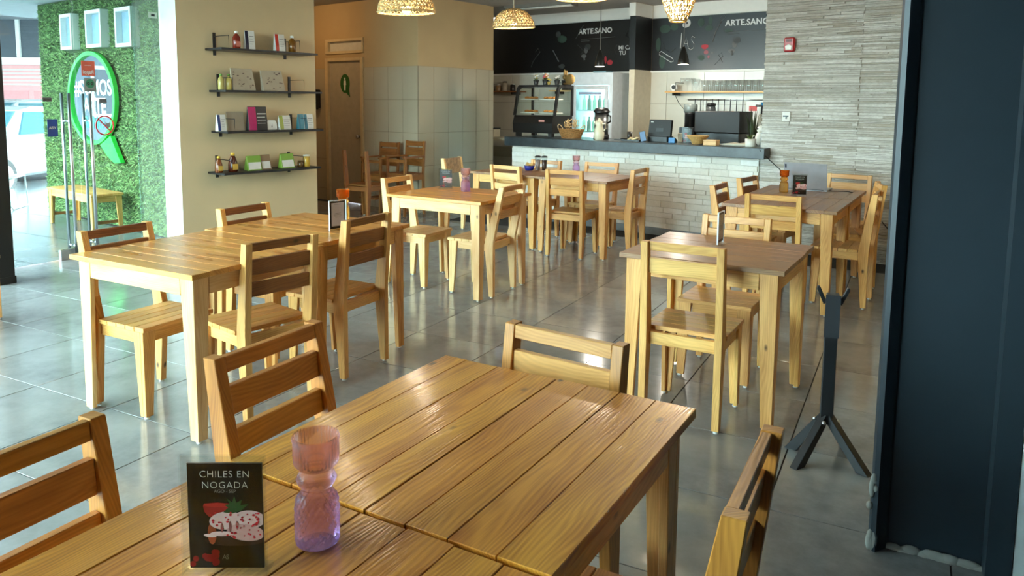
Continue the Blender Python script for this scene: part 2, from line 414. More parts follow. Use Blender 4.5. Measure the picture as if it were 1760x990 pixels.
for (z0, z1) in ROWS:
    for k in range(6):
        y0 = YD + 0.002 + 0.297 * k; y1 = min(y0 + 0.2925, 8.958)
        if y1 - y0 > 0.02: part('wall_tile', bx(-7.545, -7.535, y0, y1, z0, z1), WALLTILE, wt, bevel=0.0012)
    for k in range(4):
        x1 = -7.548 - 0.297 * k; x0 = max(x1 - 0.2925, -8.655)
        if x1 - x0 > 0.02: part('wall_tile', bx(x0, x1, YD - 0.01, YD, z0, z1), WALLTILE, wdoor, bevel=0.0012)
    for (x0, x1) in ((-9.83, -9.535), (-10.13, -9.833)):
        part('wall_tile', bx(x0, x1, YD - 0.01, YD, z0, z1), WALLTILE, wdoor, bevel=0.0012)
FRAME = mat('cream_door_frame', (206, 186, 146), rough=0.45)
dr = struct('door_1', bx(-9.46, -8.72, YD + 0.01, YD + 0.05, 0.01, 2.12).mesh('door_1', mat('cream_door', (176, 166, 146), rough=0.5)), rz=RW, label='closed cream washroom door')
f_ = MB(); f_.box(-9.53, -9.46, YD - 0.03, YD + 0.06, 0, 2.17); f_.box(-8.72, -8.66, YD - 0.03, YD + 0.06, 0, 2.17); f_.box(-9.46, -8.72, YD - 0.03, YD + 0.06, 2.12, 2.17)
part('door_frame', f_, FRAME, dr, bevel=0.003)
part('door_knob', MB().lathe([(0.012, 0), (0.012, 0.02), (0.03, 0.03), (0.032, 0.05), (0.02, 0.062)], 14), STEEL, dr, (-8.79, YD + 0.01, 1.01), (PI / 2, 0, 0))
sg = MB()
ell = [(0.105 * math.cos(t), 0.14 * math.sin(t)) for t in [2 * PI * k / 28 for k in range(28)]]
sg.prism(ell, 'y', -0.006, 0); sg.prism([(0.02, -0.13), (0.085, -0.08), (0.11, -0.2)], 'y', -0.006, 0)
so = part('washroom_sign', sg, mat('sign_green', (24, 92, 30), rough=0.4), dr, (-9.1, YD + 0.009, 1.79))
mn = MB(); mn.prism([(-0.022, 0.045), (0.022, 0.045), (0.03, -0.02), (0.02, -0.02), (0.015, -0.10), (-0.015, -0.10), (-0.02, -0.02), (-0.03, -0.02)], 'y', -0.003, 0)
mn.prism([(0.016 * math.cos(t), 0.07 + 0.018 * math.sin(t)) for t in [2 * PI * k / 12 for k in range(12)]], 'y', -0.003, 0)
part('standing_figure', mn, WHITE, so, (0, -0.006, 0))
tw = struct('window_1', bx(-9.46, -8.69, YD + 0.03, YD + 0.045, 2.27, 2.41).mesh('window_1', mat('frosted_pane', (206, 204, 196), rough=0.5)), rz=RW, label='small frosted transom window above the washroom door')
f_ = MB(); f_.box(-9.53, -8.66, YD - 0.02, YD + 0.05, 2.41, 2.45); f_.box(-9.53, -8.66, YD - 0.02, YD + 0.05, 2.23, 2.27); f_.box(-9.53, -9.46, YD - 0.02, YD + 0.05, 2.27, 2.41); f_.box(-8.69, -8.66, YD - 0.02, YD + 0.05, 2.27, 2.41)
part('window_frame', f_, FRAME, tw, bevel=0.003)

# kitchen shell
YB = 10.2
kb = MB(); kb.box(-8.9, -2.72, YB, YB + 0.15, 0, CEIL)
kback = struct('wall_kitchen', kb.mesh('wall_kitchen', [WHITE]), rz=RW, label='kitchen back wall, cream tiles below black menu panels')
part('tile_grout', bx(-8.75, -3.02, YB - 0.004, YB, 0.6, 1.99), WTGROUT, kback)
for (z0, z1) in ((0.6, 1.066), (1.07, 1.534), (1.538, 1.99)):
    for k in range(10):
        x0 = -8.75 + 0.583 * k
        part('wall_tile', bx(x0, min(x0 + 0.578, -3.02), YB - 0.01, YB, z0, z1), mat('pale_kitchen_tile', (206, 202, 188), rough=0.22, var=0.02), kback, bevel=0.0012)
part('trim_ledge', bx(-8.75, -3.02, YB - 0.035, YB, 1.992, 2.018), WHITE, kback)
struct('wall_kitchen_left', bx(-8.9, -8.76, 7.53, YB, 0, CEIL).mesh('wall_kitchen_left', WALLTILE), rz=RW, label='left wall of the kitchen')
struct('wall_kitchen_right', bx(-2.87, -2.72, 8.2, YB, 0, CEIL).mesh('wall_kitchen_right', WHITE), rz=RW, label='right wall of the kitchen')
pil = struct('wall_pilaster', bx(-5.6, -5.512, 9.69, YB - 0.012, 0, CEIL).mesh('wall_pilaster', mat('pale_pilaster', (204, 192, 168), rough=0.4)), rz=RW, label='narrow pilaster between the menu panels')
PANEL = mat('black_menu_board', (20, 20, 21), rough=0.34, var=0.25, scale=2)
part('black_cladding', bx(-5.604, -5.508, 9.684, YB - 0.034, 2.02, 2.778), PANEL, pil)
part('white_head', bx(-5.608, -5.504, 9.66, YB - 0.036, 2.782, CEIL - 0.01), WHITE, pil)

# stone strip wall right of the counter
ws = struct('wall_stone', bx(-2.985, 1.2, 7.985, 8.19, 0, CEIL).mesh('wall_stone', mat('stone_backing', (120, 116, 106), rough=0.9)), rz=RW, label='wall clad with thin split strips of grey stone')
STN = [speckle('split_stone_a', (180, 176, 166), (214, 211, 202), (162, 156, 145), 70, rough=0.8, bump=0.6, scale2=9, stretch=(0.35, 1, 1)),
       speckle('split_stone_b', (196, 193, 186), (230, 228, 222), (186, 180, 168), 70, rough=0.8, bump=0.6, scale2=9, stretch=(0.35, 1, 1)),
       speckle('split_stone_c', (154, 149, 139), (196, 190, 178), (176, 165, 146), 70, rough=0.8, bump=0.6, scale2=9, stretch=(0.35, 1, 1))]
st = MB(); rnd = random.Random(8)
z = 0.0
while z < CEIL - 0.03:
    hgt = rnd.choice((0.012, 0.016, 0.02, 0.028)); x = -2.985
    while x < -0.3:
        ln = rnd.uniform(0.2, 0.8); x1 = x + ln
        if x < -2.03 < x1 and rnd.random() < 0.8: x1 = -2.03 + rnd.uniform(-0.008, 0.008)
        d = rnd.uniform(0.003, 0.028); q = rnd.uniform(-0.0015, 0.0015)
        st.hexa([(x, 7.985 - d, z), (x1, 7.985 - d - q, z), (x1, 7.985, z), (x, 7.985, z), (x, 7.985 - d + 0.003, z + hgt - 0.003), (x1, 7.985 - d - q, z + hgt - 0.003), (x1, 7.985, z + hgt - 0.003), (x, 7.985, z + hgt - 0.003)], rnd.choice((0, 0, 1, 1, 2)))
        x = x1 + 0.001
    z += hgt
o = part('stone_strips', st, STN, ws); o['kind'] = 'stuff'

# painted steel column and the white wall by it
colm = thing('steel_column', 'dark slate blue steel column with mortar smears at its foot', 'column', (0.18, 2.95, 0))
pl = [(-0.05, 2.81), (-0.042, 2.795), (-0.026, 2.79), (-0.02, 2.80), (0.006, 2.835), (0.012, 2.85), (0.293, 2.85), (0.30, 2.80), (0.372, 2.80), (0.372, 3.12), (-0.05, 3.12)]
part('column_shaft', MB().prism([(a - 0.18, b - 2.95) for a, b in pl], 'z', 0, CEIL), SLATE, colm)
mo = MB(); rnd = random.Random(3)
for k in range(16):
    a = rnd.uniform(-0.055, 0.30); y = 2.79 if a < -0.02 else 2.845
    mo.ball((a - 0.18, y - 2.95, rnd.uniform(0, 0.012)), (rnd.uniform(0.02, 0.05), 0.012, rnd.uniform(0.006, 0.02)), 8, 5)
for k in range(8):
    mo.ball((-0.043 - 0.18 + rnd.uniform(-0.01, 0.012), 2.795 - 2.95, rnd.uniform(0.02, 0.26)), (0.011, 0.006, rnd.uniform(0.015, 0.04)), 8, 5)
part('mortar_smears', mo, mat('grey_mortar', (150, 150, 144), rough=0.9), colm)
struct('wall_right_front', bx(0.375, 1.3, 2.803, 3.1, 0, CEIL).mesh('wall_right_front', mat('cool_white_wall', (222, 232, 232), rough=0.7)), label='white wall beside the dark column')
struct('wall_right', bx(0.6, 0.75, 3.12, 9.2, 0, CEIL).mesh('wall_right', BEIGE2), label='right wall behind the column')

# black column at the glass front
bc = thing('black_column', 'black square column in front of the glass doors', 'column', (-6.724, 3.525, 0))
part('column_shaft', bx(-0.175, 0.175, -0.07, 0.07, 0, CEIL), mat('black_column_paint', (9, 9, 9), rough=0.5), bc, bevel=0.004)
part('column_plinth', bx(-0.18, 0.18, -0.075, 0.075, 0, 0.06), mat('black_column_paint', (9, 9, 9)), bc)

# ------------------------------------------------------------------ glass front (plane x = -7.08)
XG = -7.08
def leaf(name, y0, y1, lab, m=GLASS):
    return struct(name, bx(XG - 0.006, XG + 0.006, y0, y1, 0.012, 2.96).mesh(name, m), label=lab)
leaf1 = leaf('door_2', 3.62, 4.536, 'left frameless glass door leaf with tall steel pulls')
leaf2 = leaf('door_3', 4.548, 5.20, 'right frameless glass door leaf with tall steel pulls')
leaf('window_2', 5.16, 5.47, 'narrow fixed glass pane beside the white wall end', glass_mat('hazy_glass', (232, 242, 238), 0.12, haze=0.08)).location = (0.02, 0, 0)
for lf, yy in ((leaf1, 4.43), (leaf2, 4.64)):
    for s in (-1, 1):
        h = part('pull_handle', MB().tube([(0, 0, 0.06), (0, 0, 1.585)], 0.014, 12), STEEL, lf, (XG + 0.055 * s, yy, 0))
        for zz in (0.13, 1.32): part('standoff', MB().tube([(0, 0, 0), (-0.05 * s, 0, 0)], 0.01, 10), STEEL, h, (0, 0, zz))
part('floor_patch', bx(XG - 0.02, XG + 0.02, 4.30, 4.50, 0.0, 0.10), STEEL, leaf1)
MULL = mat('dark_mullion', (40, 42, 44), rough=0.4)
for k, (y0, y1) in enumerate(((-2.2, -0.75), (-0.7, 0.75), (0.8, 2.2), (2.25, 3.6))):
    w_ = leaf('window_%d' % (k + 3), y0, y1, ('glass pane of the street front', 'second glass pane of the street front', 'third glass pane of the street front', 'glass pane beside the black column')[k])
    part('mullion', bx(XG - 0.03, XG + 0.03, y0 - 0.05, y0, 0, CEIL), MULL, w_)
for k in range(3):
    x0 = -7.05 + 1.6 * k
    w_ = struct('window_%d' % (k + 7), bx(x0 + 0.05, x0 + 1.55, -2.206, -2.194, 0.012, 2.96).mesh('window_glass', GLASS), label='tall glass pane %s of the window wall behind the viewer' % ('nearest the street', 'second from the street', 'farthest from the street')[k])
    part('mullion', bx(x0, x0 + 0.05, -2.23, -2.17, 0, CEIL), MULL, w_)
struct('wall_viewer_right', bx(1.0, 1.15, -2.3, 2.8, 0, CEIL).mesh('wall_viewer_right', SLATE), label='plain wall to the right of the viewer')
struct('wall_viewer_back', bx(-2.25, 1.0, -2.3, -2.15, 0, CEIL).mesh('wall_viewer_back', SLATE), label='plain wall behind the viewer')
CAN = struct('ceiling_canopy', bx(-12.4, -7.15, 3.2, 7.6, 2.78, 3.0).mesh('ceiling_canopy', mat('canopy_white', (206, 214, 220), rough=0.7)), label='pale canopy over the terrace doors')
struct('ceiling_added_shade', bx(-32, -12.5, -1.0, 22, 3.65, 3.85).mesh('ceiling_added_shade', mat('canopy_white', (206, 214, 220))), label='pale roof added to shade the parked cars')  # roof added to keep open sky light off the cars
dp = thing('soap_dispenser', 'black wall dispenser left of the washroom door', 'dispenser', WP(-9.72, YD - 0.011, 1.42), RW)
part('dispenser_body', bx(-0.06, 0.06, -0.1, 0.0, 0, 0.28), BLACKP, dp, bevel=0.01); part('dispenser_spout', bx(-0.03, 0.03, -0.08, -0.03, -0.02, 0.0), BLACKP, dp)
# ================================================================== tables
ZT = 0.785
def tapered_L(sx, sy, h, wt_, wb, t, mb):
    """L-shaped leg of two tapering boards, outer corner at the origin, opening towards (-sx,-sy)"""
    def hx(p): mb.hexa(p)
    # board in the plane y = 0 (outer), running inwards along x
    a, b = (0, -sx * wb), (0, -sx * wt_)
    y0, y1 = 0, -sy * t
    hx([(a[0], y0, 0), (a[1], y0, 0), (a[1], y1, 0), (a[0], y1, 0), (b[0], y0, h), (b[1], y0, h), (b[1], y1, h), (b[0], y1, h)])
    x0, x1 = 0, -sx * t
    c, d = (-sy * t, -sy * wb), (-sy * t, -sy * wt_)
    hx([(x0, c[0], 0), (x1, c[0], 0), (x1, c[1], 0), (x0, c[1], 0), (x0, d[0], h), (x1, d[0], h), (x1, d[1], h), (x0, d[1], h)])
    return mb
LEGC = {}
def leg_mesh(kind, sx, sy, h, wt_, wb, t, m):
    k = (kind, sx, sy, round(h, 3), m.name)
    if k not in LEGC: LEGC[k] = tapered_L(sx, sy, h, wt_, wb, t, MB()).mesh('leg', m, 2, 0.002)
    return LEGC[k]
FOOT = MB().lathe([(0.013, 0), (0.013, 0.006), (0.007, 0.008), (0.007, 0.014)], 10).mesh('levelling_foot', mat('pale_plastic_foot', (210, 210, 205), rough=0.4))

def table(label, cx, cy, sx, sy, rz=0.0, grain=0, n=7, top=W_TOP_LT, frame=W_CHAIR, group='pine tables', z=ZT, seed=0, name='wooden_table'):
    t = thing(name, label, 'table', (cx, cy, 0), R(rz), group)
    rn = random.Random(seed)
    th = 0.024
    S = (sx, sy); wdt = S[1 - grain]; ws_ = [rn.uniform(0.8, 1.25) for _ in range(n)]; tot = sum(ws_)
    p = -wdt / 2
    for w in ws_:
        w = w / tot * wdt; dz = rn.uniform(-0.0009, 0.0006); e = rn.uniform(-0.004, 0.003)
        a, b = -S[grain] / 2 - e, S[grain] / 2 + rn.uniform(-0.003, 0.004)
        if grain == 0: part('plank', bx(a, b, p + 0.0007, p + w - 0.0007, z - th + dz, z + dz), top, t, grain=0, bevel=0.0014)
        else: part('plank', bx(p + 0.0007, p + w - 0.0007, a, b, z - th + dz, z + dz), top, t, grain=1, bevel=0.0014)
        p += w
    ov = 0.03; h = z - th - 0.001
    for ix in (-1, 1):
        for iy in (-1, 1):
            l_ = obj('leg', leg_mesh('t', ix, iy, h - 0.012, 0.086, 0.052, 0.024, frame), t, (ix * (sx / 2 - ov), iy * (sy / 2 - ov), 0.012))
            obj('levelling_foot', FOOT, l_, (-ix * 0.02, -iy * 0.02, -0.012))
    for iy in (-1, 1):
        part('apron', bx(-sx / 2 + ov + 0.087, sx / 2 - ov - 0.087, iy * (sy / 2 - ov - 0.012) - 0.011, iy * (sy / 2 - ov - 0.012) + 0.011, h - 0.085, h), frame, t, grain=0, bevel=0.0015)
    for ix in (-1, 1):
        part('apron', bx(ix * (sx / 2 - ov - 0.012) - 0.011, ix * (sx / 2 - ov - 0.012) + 0.011, -sy / 2 + ov + 0.087, sy / 2 - ov - 0.087, h - 0.085, h), frame, t, grain=1, bevel=0.0015)
    return t

table('large varnished orange pine table nearest the viewer, far half of the front pair', -0.832, 1.455, 0.765, 0.79, -2.5, 1, 8, W_TOP_OR, W_CHAIR, seed=1)
table('varnished pine table at the bottom edge carrying the black menu card', -0.862, 0.655, 0.765, 0.79, -2, 1, 8, W_TOP_OR, W_CHAIR, seed=2)
table('pale pine table with a lone left end, near half of the pair by the shelves', -3.14, 2.62, 0.88, 0.815, -1, 0, 8, W_TOP_LT, W_PALE, seed=3)
table('pale pine table carrying the orange candle holder and white notice by the shelves', -3.17, 3.445, 0.88, 0.815, -1.5, 0, 8, W_TOP_LT, W_CHAIR, seed=4)
table('square pine table with worn pale front edge in the middle of the room', -3.285, 5.345, 0.93, 0.76, -4, 0, 7, W_TOP_OR, W_PALE, seed=5)
table('greyish pine table with a clear notice stand in front of the stone wall side', -0.855, 3.99, 0.81, 0.76, -3.5, 0, 7, W_TOP_GR, W_CHAIR, seed=6)
table('left table of the joined pair in front of the white counter', -3.78, 7.47, 0.88, 0.78, -9, 1, 8, W_TOP_GR, W_CHAIR, seed=7)
table('right table of the joined pair in front of the white counter', -2.925, 7.32, 0.84, 0.78, -8, 1, 8, W_TOP_GR, W_CHAIR, seed=8)
table('greyish pine table with orange candle holder and menu card by the stone wall', -0.82, 6.26, 0.83, 0.80, -4, 1, 8, W_TOP_GR, W_CHAIR, seed=9)
table('greyish pine table carrying the open laptop by the stone wall', -0.765, 7.07, 0.83, 0.80, -4, 1, 8, W_TOP_GR, W_CHAIR, seed=10)

# ================================================================== chairs (front towards local +y)
CC = {}
def cmesh(key, fn):
    if key not in CC: CC[key] = fn()
    return CC[key]
def chair(label, tx, ty, face, slats=3, lean=0.05, H=0.88, m=W_CHAIR, m2=None, group='pine chairs around the tables', name='wooden_chair', seat_m=None, panel=None):
    """tx, ty: middle of the back's top edge; face: compass angle of the front, degrees from +x"""
    fx, fy = math.cos(R(face)), math.sin(R(face))
    c = (tx + fx * (0.185 + lean), ty + fy * (0.185 + lean), 0)
    t = thing(name, label, 'chair', c, R(face - 90), group)
    mn = m.name; m2 = m2 or m; seat_m = seat_m or m
    k = (mn, m2.name, seat_m.name, lean, H)
    def post():
        pr = [(-0.205, 0.012), (-0.168, 0.012), (-0.130, 0.40), (-0.132, 0.46), (-0.163 - lean, H), (-0.205 - lean, H), (-0.205, 0.45)]
        return MB().prism(pr, 'x', -0.0175, 0.0175).mesh('rear_post', m, 2, 0.002)
    for sx in (-1, 1):
        p_ = obj('rear_post', cmesh(k + ('post',), post), t, (sx * 0.1825, 0, 0))
        obj('levelling_foot', FOOT, p_, (0, -0.187, 0))
        l_ = obj('front_leg', leg_mesh('c', sx, 1, 0.42, 0.072, 0.042, 0.02, m), t, (sx * 0.2, 0.2, 0.012))
        obj('levelling_foot', FOOT, l_, (-sx * 0.016, -0.016, -0.012))
    zs = [(0.837 / 0.88 * H, H - 0.002), (0.725 / 0.88 * H, 0.80 / 0.88 * H), (0.62 / 0.88 * H, 0.688 / 0.88 * H)][:slats]
    if panel: zs = [(0.70, H - 0.003)]
    for i, (z0, z1) in enumerate(zs):
        def sl(z0=z0, z1=z1):
            def yy(z): return -0.165 - lean * max(0, (z - 0.45) / (H - 0.45)) - 0.01
            a, b = yy(z0), yy(z1); w = 0.164
            return MB().hexa([(-w, a - 0.011, z0), (w, a - 0.011, z0), (w, a + 0.011, z0), (-w, a + 0.011, z0), (-w, b - 0.011, z1), (w, b - 0.011, z1), (w, b + 0.011, z1), (-w, b + 0.011, z1)]).mesh('back_slat', panel or m2, 0, 0.002)
        obj('back_slat', cmesh(k + ('slat', i, slats, panel and panel.name), sl), t)
    for i in range(5):
        def pk(i=i):
            y0 = -0.122 + i * 0.0674; w = 0.205
            if i == 0: return MB().box(-0.205, 0.205, -0.128, y0 + 0.0645, 0.433, 0.455).mesh('seat_plank', seat_m, 0, 0.002)
            return bx(-w, w, y0, y0 + 0.0645, 0.433, 0.455).mesh('seat_plank', seat_m, 0, 0.002)
        obj('seat_plank', cmesh(k + ('plank', i), pk), t)
    obj('seat_rail', cmesh(k + ('rf',), lambda: bx(-0.126, 0.126, 0.165, 0.185, 0.372, 0.432).mesh('seat_rail', m, 0, 0.0015)), t)
    obj('seat_rail', cmesh(k + ('rb',), lambda: bx(-0.164, 0.164, -0.168, -0.146, 0.372, 0.432).mesh('seat_rail', m, 0, 0.0015)), t)
    for sx in (-1, 1):
        obj('seat_rail', cmesh(k + ('rs', sx), lambda sx=sx: bx(sx * 0.178 - 0.01, sx * 0.178 + 0.01, -0.135, 0.126, 0.372, 0.432).mesh('seat_rail', m, 1, 0.0015)), t)
    return t
E_, N_, Wd, S_ = 0, 90, 180, 270
# around the front pair
chair('orange-brown pine chair back just beyond the far end of the nearest table', -0.865, 2.0, S_ - 7, H=0.87, lean=0.03, m=W_MID, m2=W_CHAIR)
chair('dark orange three-slat chair left of the nearest table, beside the pink candle holder', -1.545, 1.50, E_, H=0.885, m=W_MID)
chair('dark orange chair back cut off by the bottom left corner of the picture', -1.475, 0.76, E_, H=0.885, m=W_MID)
chair('brown chair seen edge-on at the right side of the nearest table', -0.212, 1.38, Wd, H=0.885, m=W_MID)
# around the pair by the shelves
chair('two-slat pine chair at the outer side of the left table, by the glass doors', -3.63, 2.50, E_, slats=2, lean=0.07, m2=W_OLD)
chair('two-slat pine chair at the outer side of the left table, in front of the shelves', -3.675, 3.40, E_, slats=2, lean=0.05, m2=W_OLD)
chair('three-slat pine chair turned a little askew on the inner side of the left table', -2.635, 2.665, Wd - 12, lean=0.03, m2=W_OLD)
chair('three-slat pine chair on the inner side of the left table, before the orange candle holder', -2.67, 3.36, Wd, lean=0.03, H=0.895, m2=W_OLD)
# around the middle table
chair('pale pine chair at the left side of the middle table', -3.90, 5.31, E_, lean=0.04, H=0.895, m=W_PALE, m2=W_CHAIR)
chair('pale pine chair with leaning back at the right side of the middle table', -2.765, 5.31, Wd, lean=0.09, H=0.885, m=W_PALE, m2=W_CHAIR)
# around the pair at the counter
chair('pine chair with one wide worn grey panel for a back, by the tiled wall', -4.80, 7.62, E_, lean=0.05, panel=mat('worn_panel', (150, 122, 88), rough=0.6, var=0.35, scale=26), m=W_PALE)
chair('pale pine chair at the near left of the table pair by the counter', -3.745, 7.0, N_ - 11, m=W_PALE)
chair('pine chair seen from behind at the near right of the table pair by the counter', -3.0, 6.84, N_ - 1, lean=0.03)
chair('pine chair at the right-hand end of the table pair by the counter', -2.405, 7.40, Wd - 4, lean=0.03)
chair('pine chair at the far left of the table pair, its back against the white counter', -3.72, 7.97, S_ - 6, H=0.875)
chair('pine chair at the far right of the table pair, its back against the white counter', -3.06, 8.03, S_ - 2, H=0.875)
# right hand tables
chair('pale yellow two-slat chair seen from behind at the greyish table with the notice stand', -0.915, 3.48, N_ - 2, slats=2, lean=0.02, H=0.885)
chair('pine chair beyond the greyish table, its back behind the clear notice stand', -0.885, 4.575, S_ - 3, slats=2, lean=0.04)
chair('pine chair at the near end of the laptop table pair', -0.87, 5.80, N_ - 2, lean=0.05)
chair('dark-backed pine chair at the left side of the laptop table pair, nearer one', -1.40, 6.40, E_ - 3, m2=W_OLD)
chair('dark-backed pine chair at the left side of the laptop table pair, farther one', -1.31, 7.16, E_ - 12, m2=W_OLD)
chair('pale pine chair at the far end of the laptop table pair', -0.50, 7.99, S_ - 8, m=W_PALE)
chair('pine chair at the right side of the laptop table pair beside the dark column', -0.195, 6.42, Wd - 4, lean=0.04)
chair('pine chair right of the laptop tables, half hidden behind the nearer one', -0.20, 7.20, Wd + 10, lean=0.05)
chair('pine chair at the left picture edge beside the black column', -5.97, 2.735, E_, lean=0.05)

# spare chair and two high chairs by the washroom door
c = chair('dark pine chair with bare back posts beside the washroom door', 0, 0, N_, slats=0, m=W_OLD, H=0.9, lean=0.02)
c.location = WP(-7.70, 6.56); c.rotation_euler = (0, 0, RW + R(10))
def high_chair(label, x, y, rz):
    t = thing('high_chair', label, 'high chair', WP(x, y), RW + rz, 'wooden high chairs by the washroom')
    m = W_OLD
    for sx in (-1, 1):
        part('rear_post', MB().prism([(-0.22, 0), (-0.185, 0), (-0.165, 0.55), (-0.195, 1.0), (-0.225, 1.0), (-0.20, 0.55)], 'x', sx * 0.18 - 0.016, sx * 0.18 + 0.016), m, t, grain=2, bevel=0.002)
        part('front_leg', MB().prism([(0.17, 0), (0.205, 0), (0.185, 0.78), (0.15, 0.78)], 'x', sx * 0.18 - 0.016, sx * 0.18 + 0.016), m, t, grain=2, bevel=0.002)
        part('arm_rest', bx(sx * 0.18 - 0.025, sx * 0.18 + 0.025, -0.2, 0.2, 0.781, 0.803), m, t, grain=1, bevel=0.002)
        part('side_rail', bx(sx * 0.18 - 0.012, sx * 0.18 + 0.012, -0.164, 0.153, 0.48, 0.55), m, t, grain=1)
        part('side_rung', bx(sx * 0.18 - 0.01, sx * 0.18 + 0.01, -0.17, 0.16, 0.18, 0.22), m, t, grain=1)
    for z0, z1 in ((0.93, 0.995), (0.80, 0.91), (0.66, 0.76)):
        y = -0.186 - 0.02 * (z0 - 0.55); part('back_slat', bx(-0.163, 0.163, y - 0.008, y + 0.012, z0, z1), m, t, grain=0, bevel=0.002)
    for i in range(4): part('seat_plank', bx(-0.2, 0.2, -0.155 + i * 0.085, -0.073 + i * 0.085, 0.551, 0.571), m, t, grain=0, bevel=0.002)
    part('front_rail', bx(-0.163, 0.163, 0.16, 0.182, 0.47, 0.55), m, t, grain=0)
    part('front_bar', bx(-0.163, 0.163, 0.155, 0.175, 0.72, 0.76), m, t, grain=0)
    part('foot_rest', bx(-0.163, 0.163, 0.18, 0.26, 0.22, 0.24), m, t, grain=0)
    return t
high_chair('brown wooden high chair standing beside the bare-post chair', -7.95, 7.03, PI + R(4)).scale = (0.94, 0.94, 0.97)
high_chair('brown wooden high chair in the corner against the cream tiles', -7.555, 7.13, PI).scale = (0.94, 0.94, 1.0)

# bench outside
t = thing('outdoor_bench', 'low pine bench outside in front of the turf wall', 'bench', WP(-9.63, 3.86), RW)
for i in range(3): part('seat_plank', bx(-0.62, 0.62, -0.18 + i * 0.121, -0.062 + i * 0.121, 0.425, 0.45), W_CHAIR, t, grain=0, bevel=0.002)
for ix in (-1, 1):
    for iy in (-1, 1): obj('leg', leg_mesh('c', ix, iy, 0.42, 0.072, 0.042, 0.02, W_CHAIR), t, (ix * 0.6, iy * 0.17, 0.0))
    part('side_rail', bx(ix * 0.58 - 0.01, ix * 0.58 + 0.01, -0.1, 0.1, 0.35, 0.424), W_CHAIR, t, grain=1)
    part('stretcher', bx(ix * 0.58 - 0.01, ix * 0.58 + 0.01, -0.12, 0.12, 0.10, 0.135), W_OLD, t, grain=1)
for iy in (-1, 1): part('long_rail', bx(-0.528, 0.528, iy * 0.155 - 0.01, iy * 0.155 + 0.01, 0.35, 0.424), W_CHAIR, t, grain=0)

# ================================================================== black folding stand
t = thing('tripod_stand', 'black steel tripod stand with a forked top beside the column', 'stand', (-0.255, 3.47, 0), R(8))
part('square_post', bx(-0.026, 0.026, -0.026, 0.026, 0.16, 0.735), BLACKM, t, bevel=0.003)
part('slot_plate', bx(-0.03, 0.03, -0.0285, -0.0262, 0.55, 0.735), mat('worn_black_steel', (52, 54, 58), rough=0.38), t)
for sx in (-1, 1):
    part('fork_prong', MB().prism([(0.0, 0.0), (sx * 0.012, -0.012), (sx * 0.042, 0.055), (sx * 0.04, 0.068), (sx * 0.03, 0.066)][::sx], 'y', -0.01, 0.01), BLACKM, t, (sx * 0.024, 0, 0.70), bevel=0.002)
for k, (fx, fy) in enumerate(((-0.13, -0.16), (0.175, -0.12), (0.12, 0.17), (-0.16, 0.06))):
    d = Vector((fx, fy, 0)).normalized(); n = Vector((-d.y, d.x, 0)) * 0.018
    hub = d * 0.022 + Vector((0, 0, 0.205)); ft = Vector((fx, fy, 0.0))
    lo = Vector((0, 0, -0.05)) ; b = MB()
    b.hexa([ft - n, ft + n, ft + n - d * 0.055, ft - n - d * 0.055, hub - n, hub + n, hub + n + lo, hub - n + lo])
    lg = part('leg', b, BLACKM, t, bevel=0.002)
    part('bolt', MB().ball((0, 0, 0), 0.009, 10, 6), STEEL, lg, tuple(hub + n * 1.1 + Vector((0, 0, -0.03)) + d * 0.02))
# ================================================================== things on the tables
PINK = tinted_glass('pink_purple_glass', (255, 230, 234), (228, 194, 246), 0.19)
ORNG = tinted_glass('orange_glass', (252, 176, 84), (244, 196, 110), 0.19)
def vase_mesh(name, m):
    o = [(0.030, 0.0), (0.036, 0.004), (0.0365, 0.03), (0.0365, 0.062), (0.035, 0.080), (0.029, 0.092), (0.0245, 0.10), (0.030, 0.107), (0.0345, 0.117), (0.030, 0.126), (0.025, 0.131), (0.031, 0.138), (0.0365, 0.145), (0.0375, 0.158), (0.0375, 0.184), (0.0392, 0.187), (0.0392, 0.192)]
    i = [(0.0355, 0.192), (0.034, 0.185), (0.034, 0.15), (0.026, 0.141), (0.02, 0.135)]
    def dens(p):
        q = [p[0]]
        for a, c in zip(p, p[1:]):
            k = max(1, int((c[1] - a[1]) / 0.0035)) if a[1] < 0.09 else 1
            q += [(a[0] + (c[0] - a[0]) * (j + 1) / k, a[1] + (c[1] - a[1]) * (j + 1) / k) for j in range(k)]
        return q
    o = dens(o); b = MB(); n = 180
    b.lathe([(r, z) for r, z in o], n, ribs=36, amp=0.0012, rz=(0.14, 0.19), cap=False)
    b2 = MB(); b2.lathe(i, n, cap=False); b.add(b2.v, b2.f, 0, True)
    # diamond cut on the lower half
    vs = []
    for q, v in enumerate(b.v):
        if 0.005 < v[2] < 0.085:
            a = math.atan2(v[1], v[0]); r = math.hypot(v[0], v[1]); k = 0.0020 * (abs(math.sin(9 * a + 170 * v[2])) + abs(math.sin(9 * a - 170 * v[2])) - 1.0)
            v = ((r + k) * math.cos(a), (r + k) * math.sin(a), v[2])
        vs.append(v)
    b.v = vs
    b.add([(0.030 * math.cos(2 * PI * k / n), 0.030 * math.sin(2 * PI * k / n), 0.0) for k in range(n)], [tuple(range(n - 1, -1, -1))])
    return b.mesh(name, m)
VP = vase_mesh('candle_holder', PINK); VO = vase_mesh('candle_holder_orange', ORNG)
def vase(me, label, x, y, s=1.0, rz=0.0):
    o = tag(obj('candle_holder', me, None, (x, y, ZT), (0, 0, rz)), label, 'candle holder', 'ribbed glass candle holders')
    o.scale = (s, s, s); return o
vase(VP, 'ribbed pink and purple glass candle holder on the nearest table', -0.862, 0.94)
vase(VP, 'pink and purple glass candle holder on the middle table', -3.31, 5.48, 1.02)
vase(VP, 'pink glass candle holder on the table pair by the counter', -3.16, 7.52, 1.0)
vase(VO, 'amber and orange glass candle holder on the left table pair', -3.165, 3.74, 1.02)
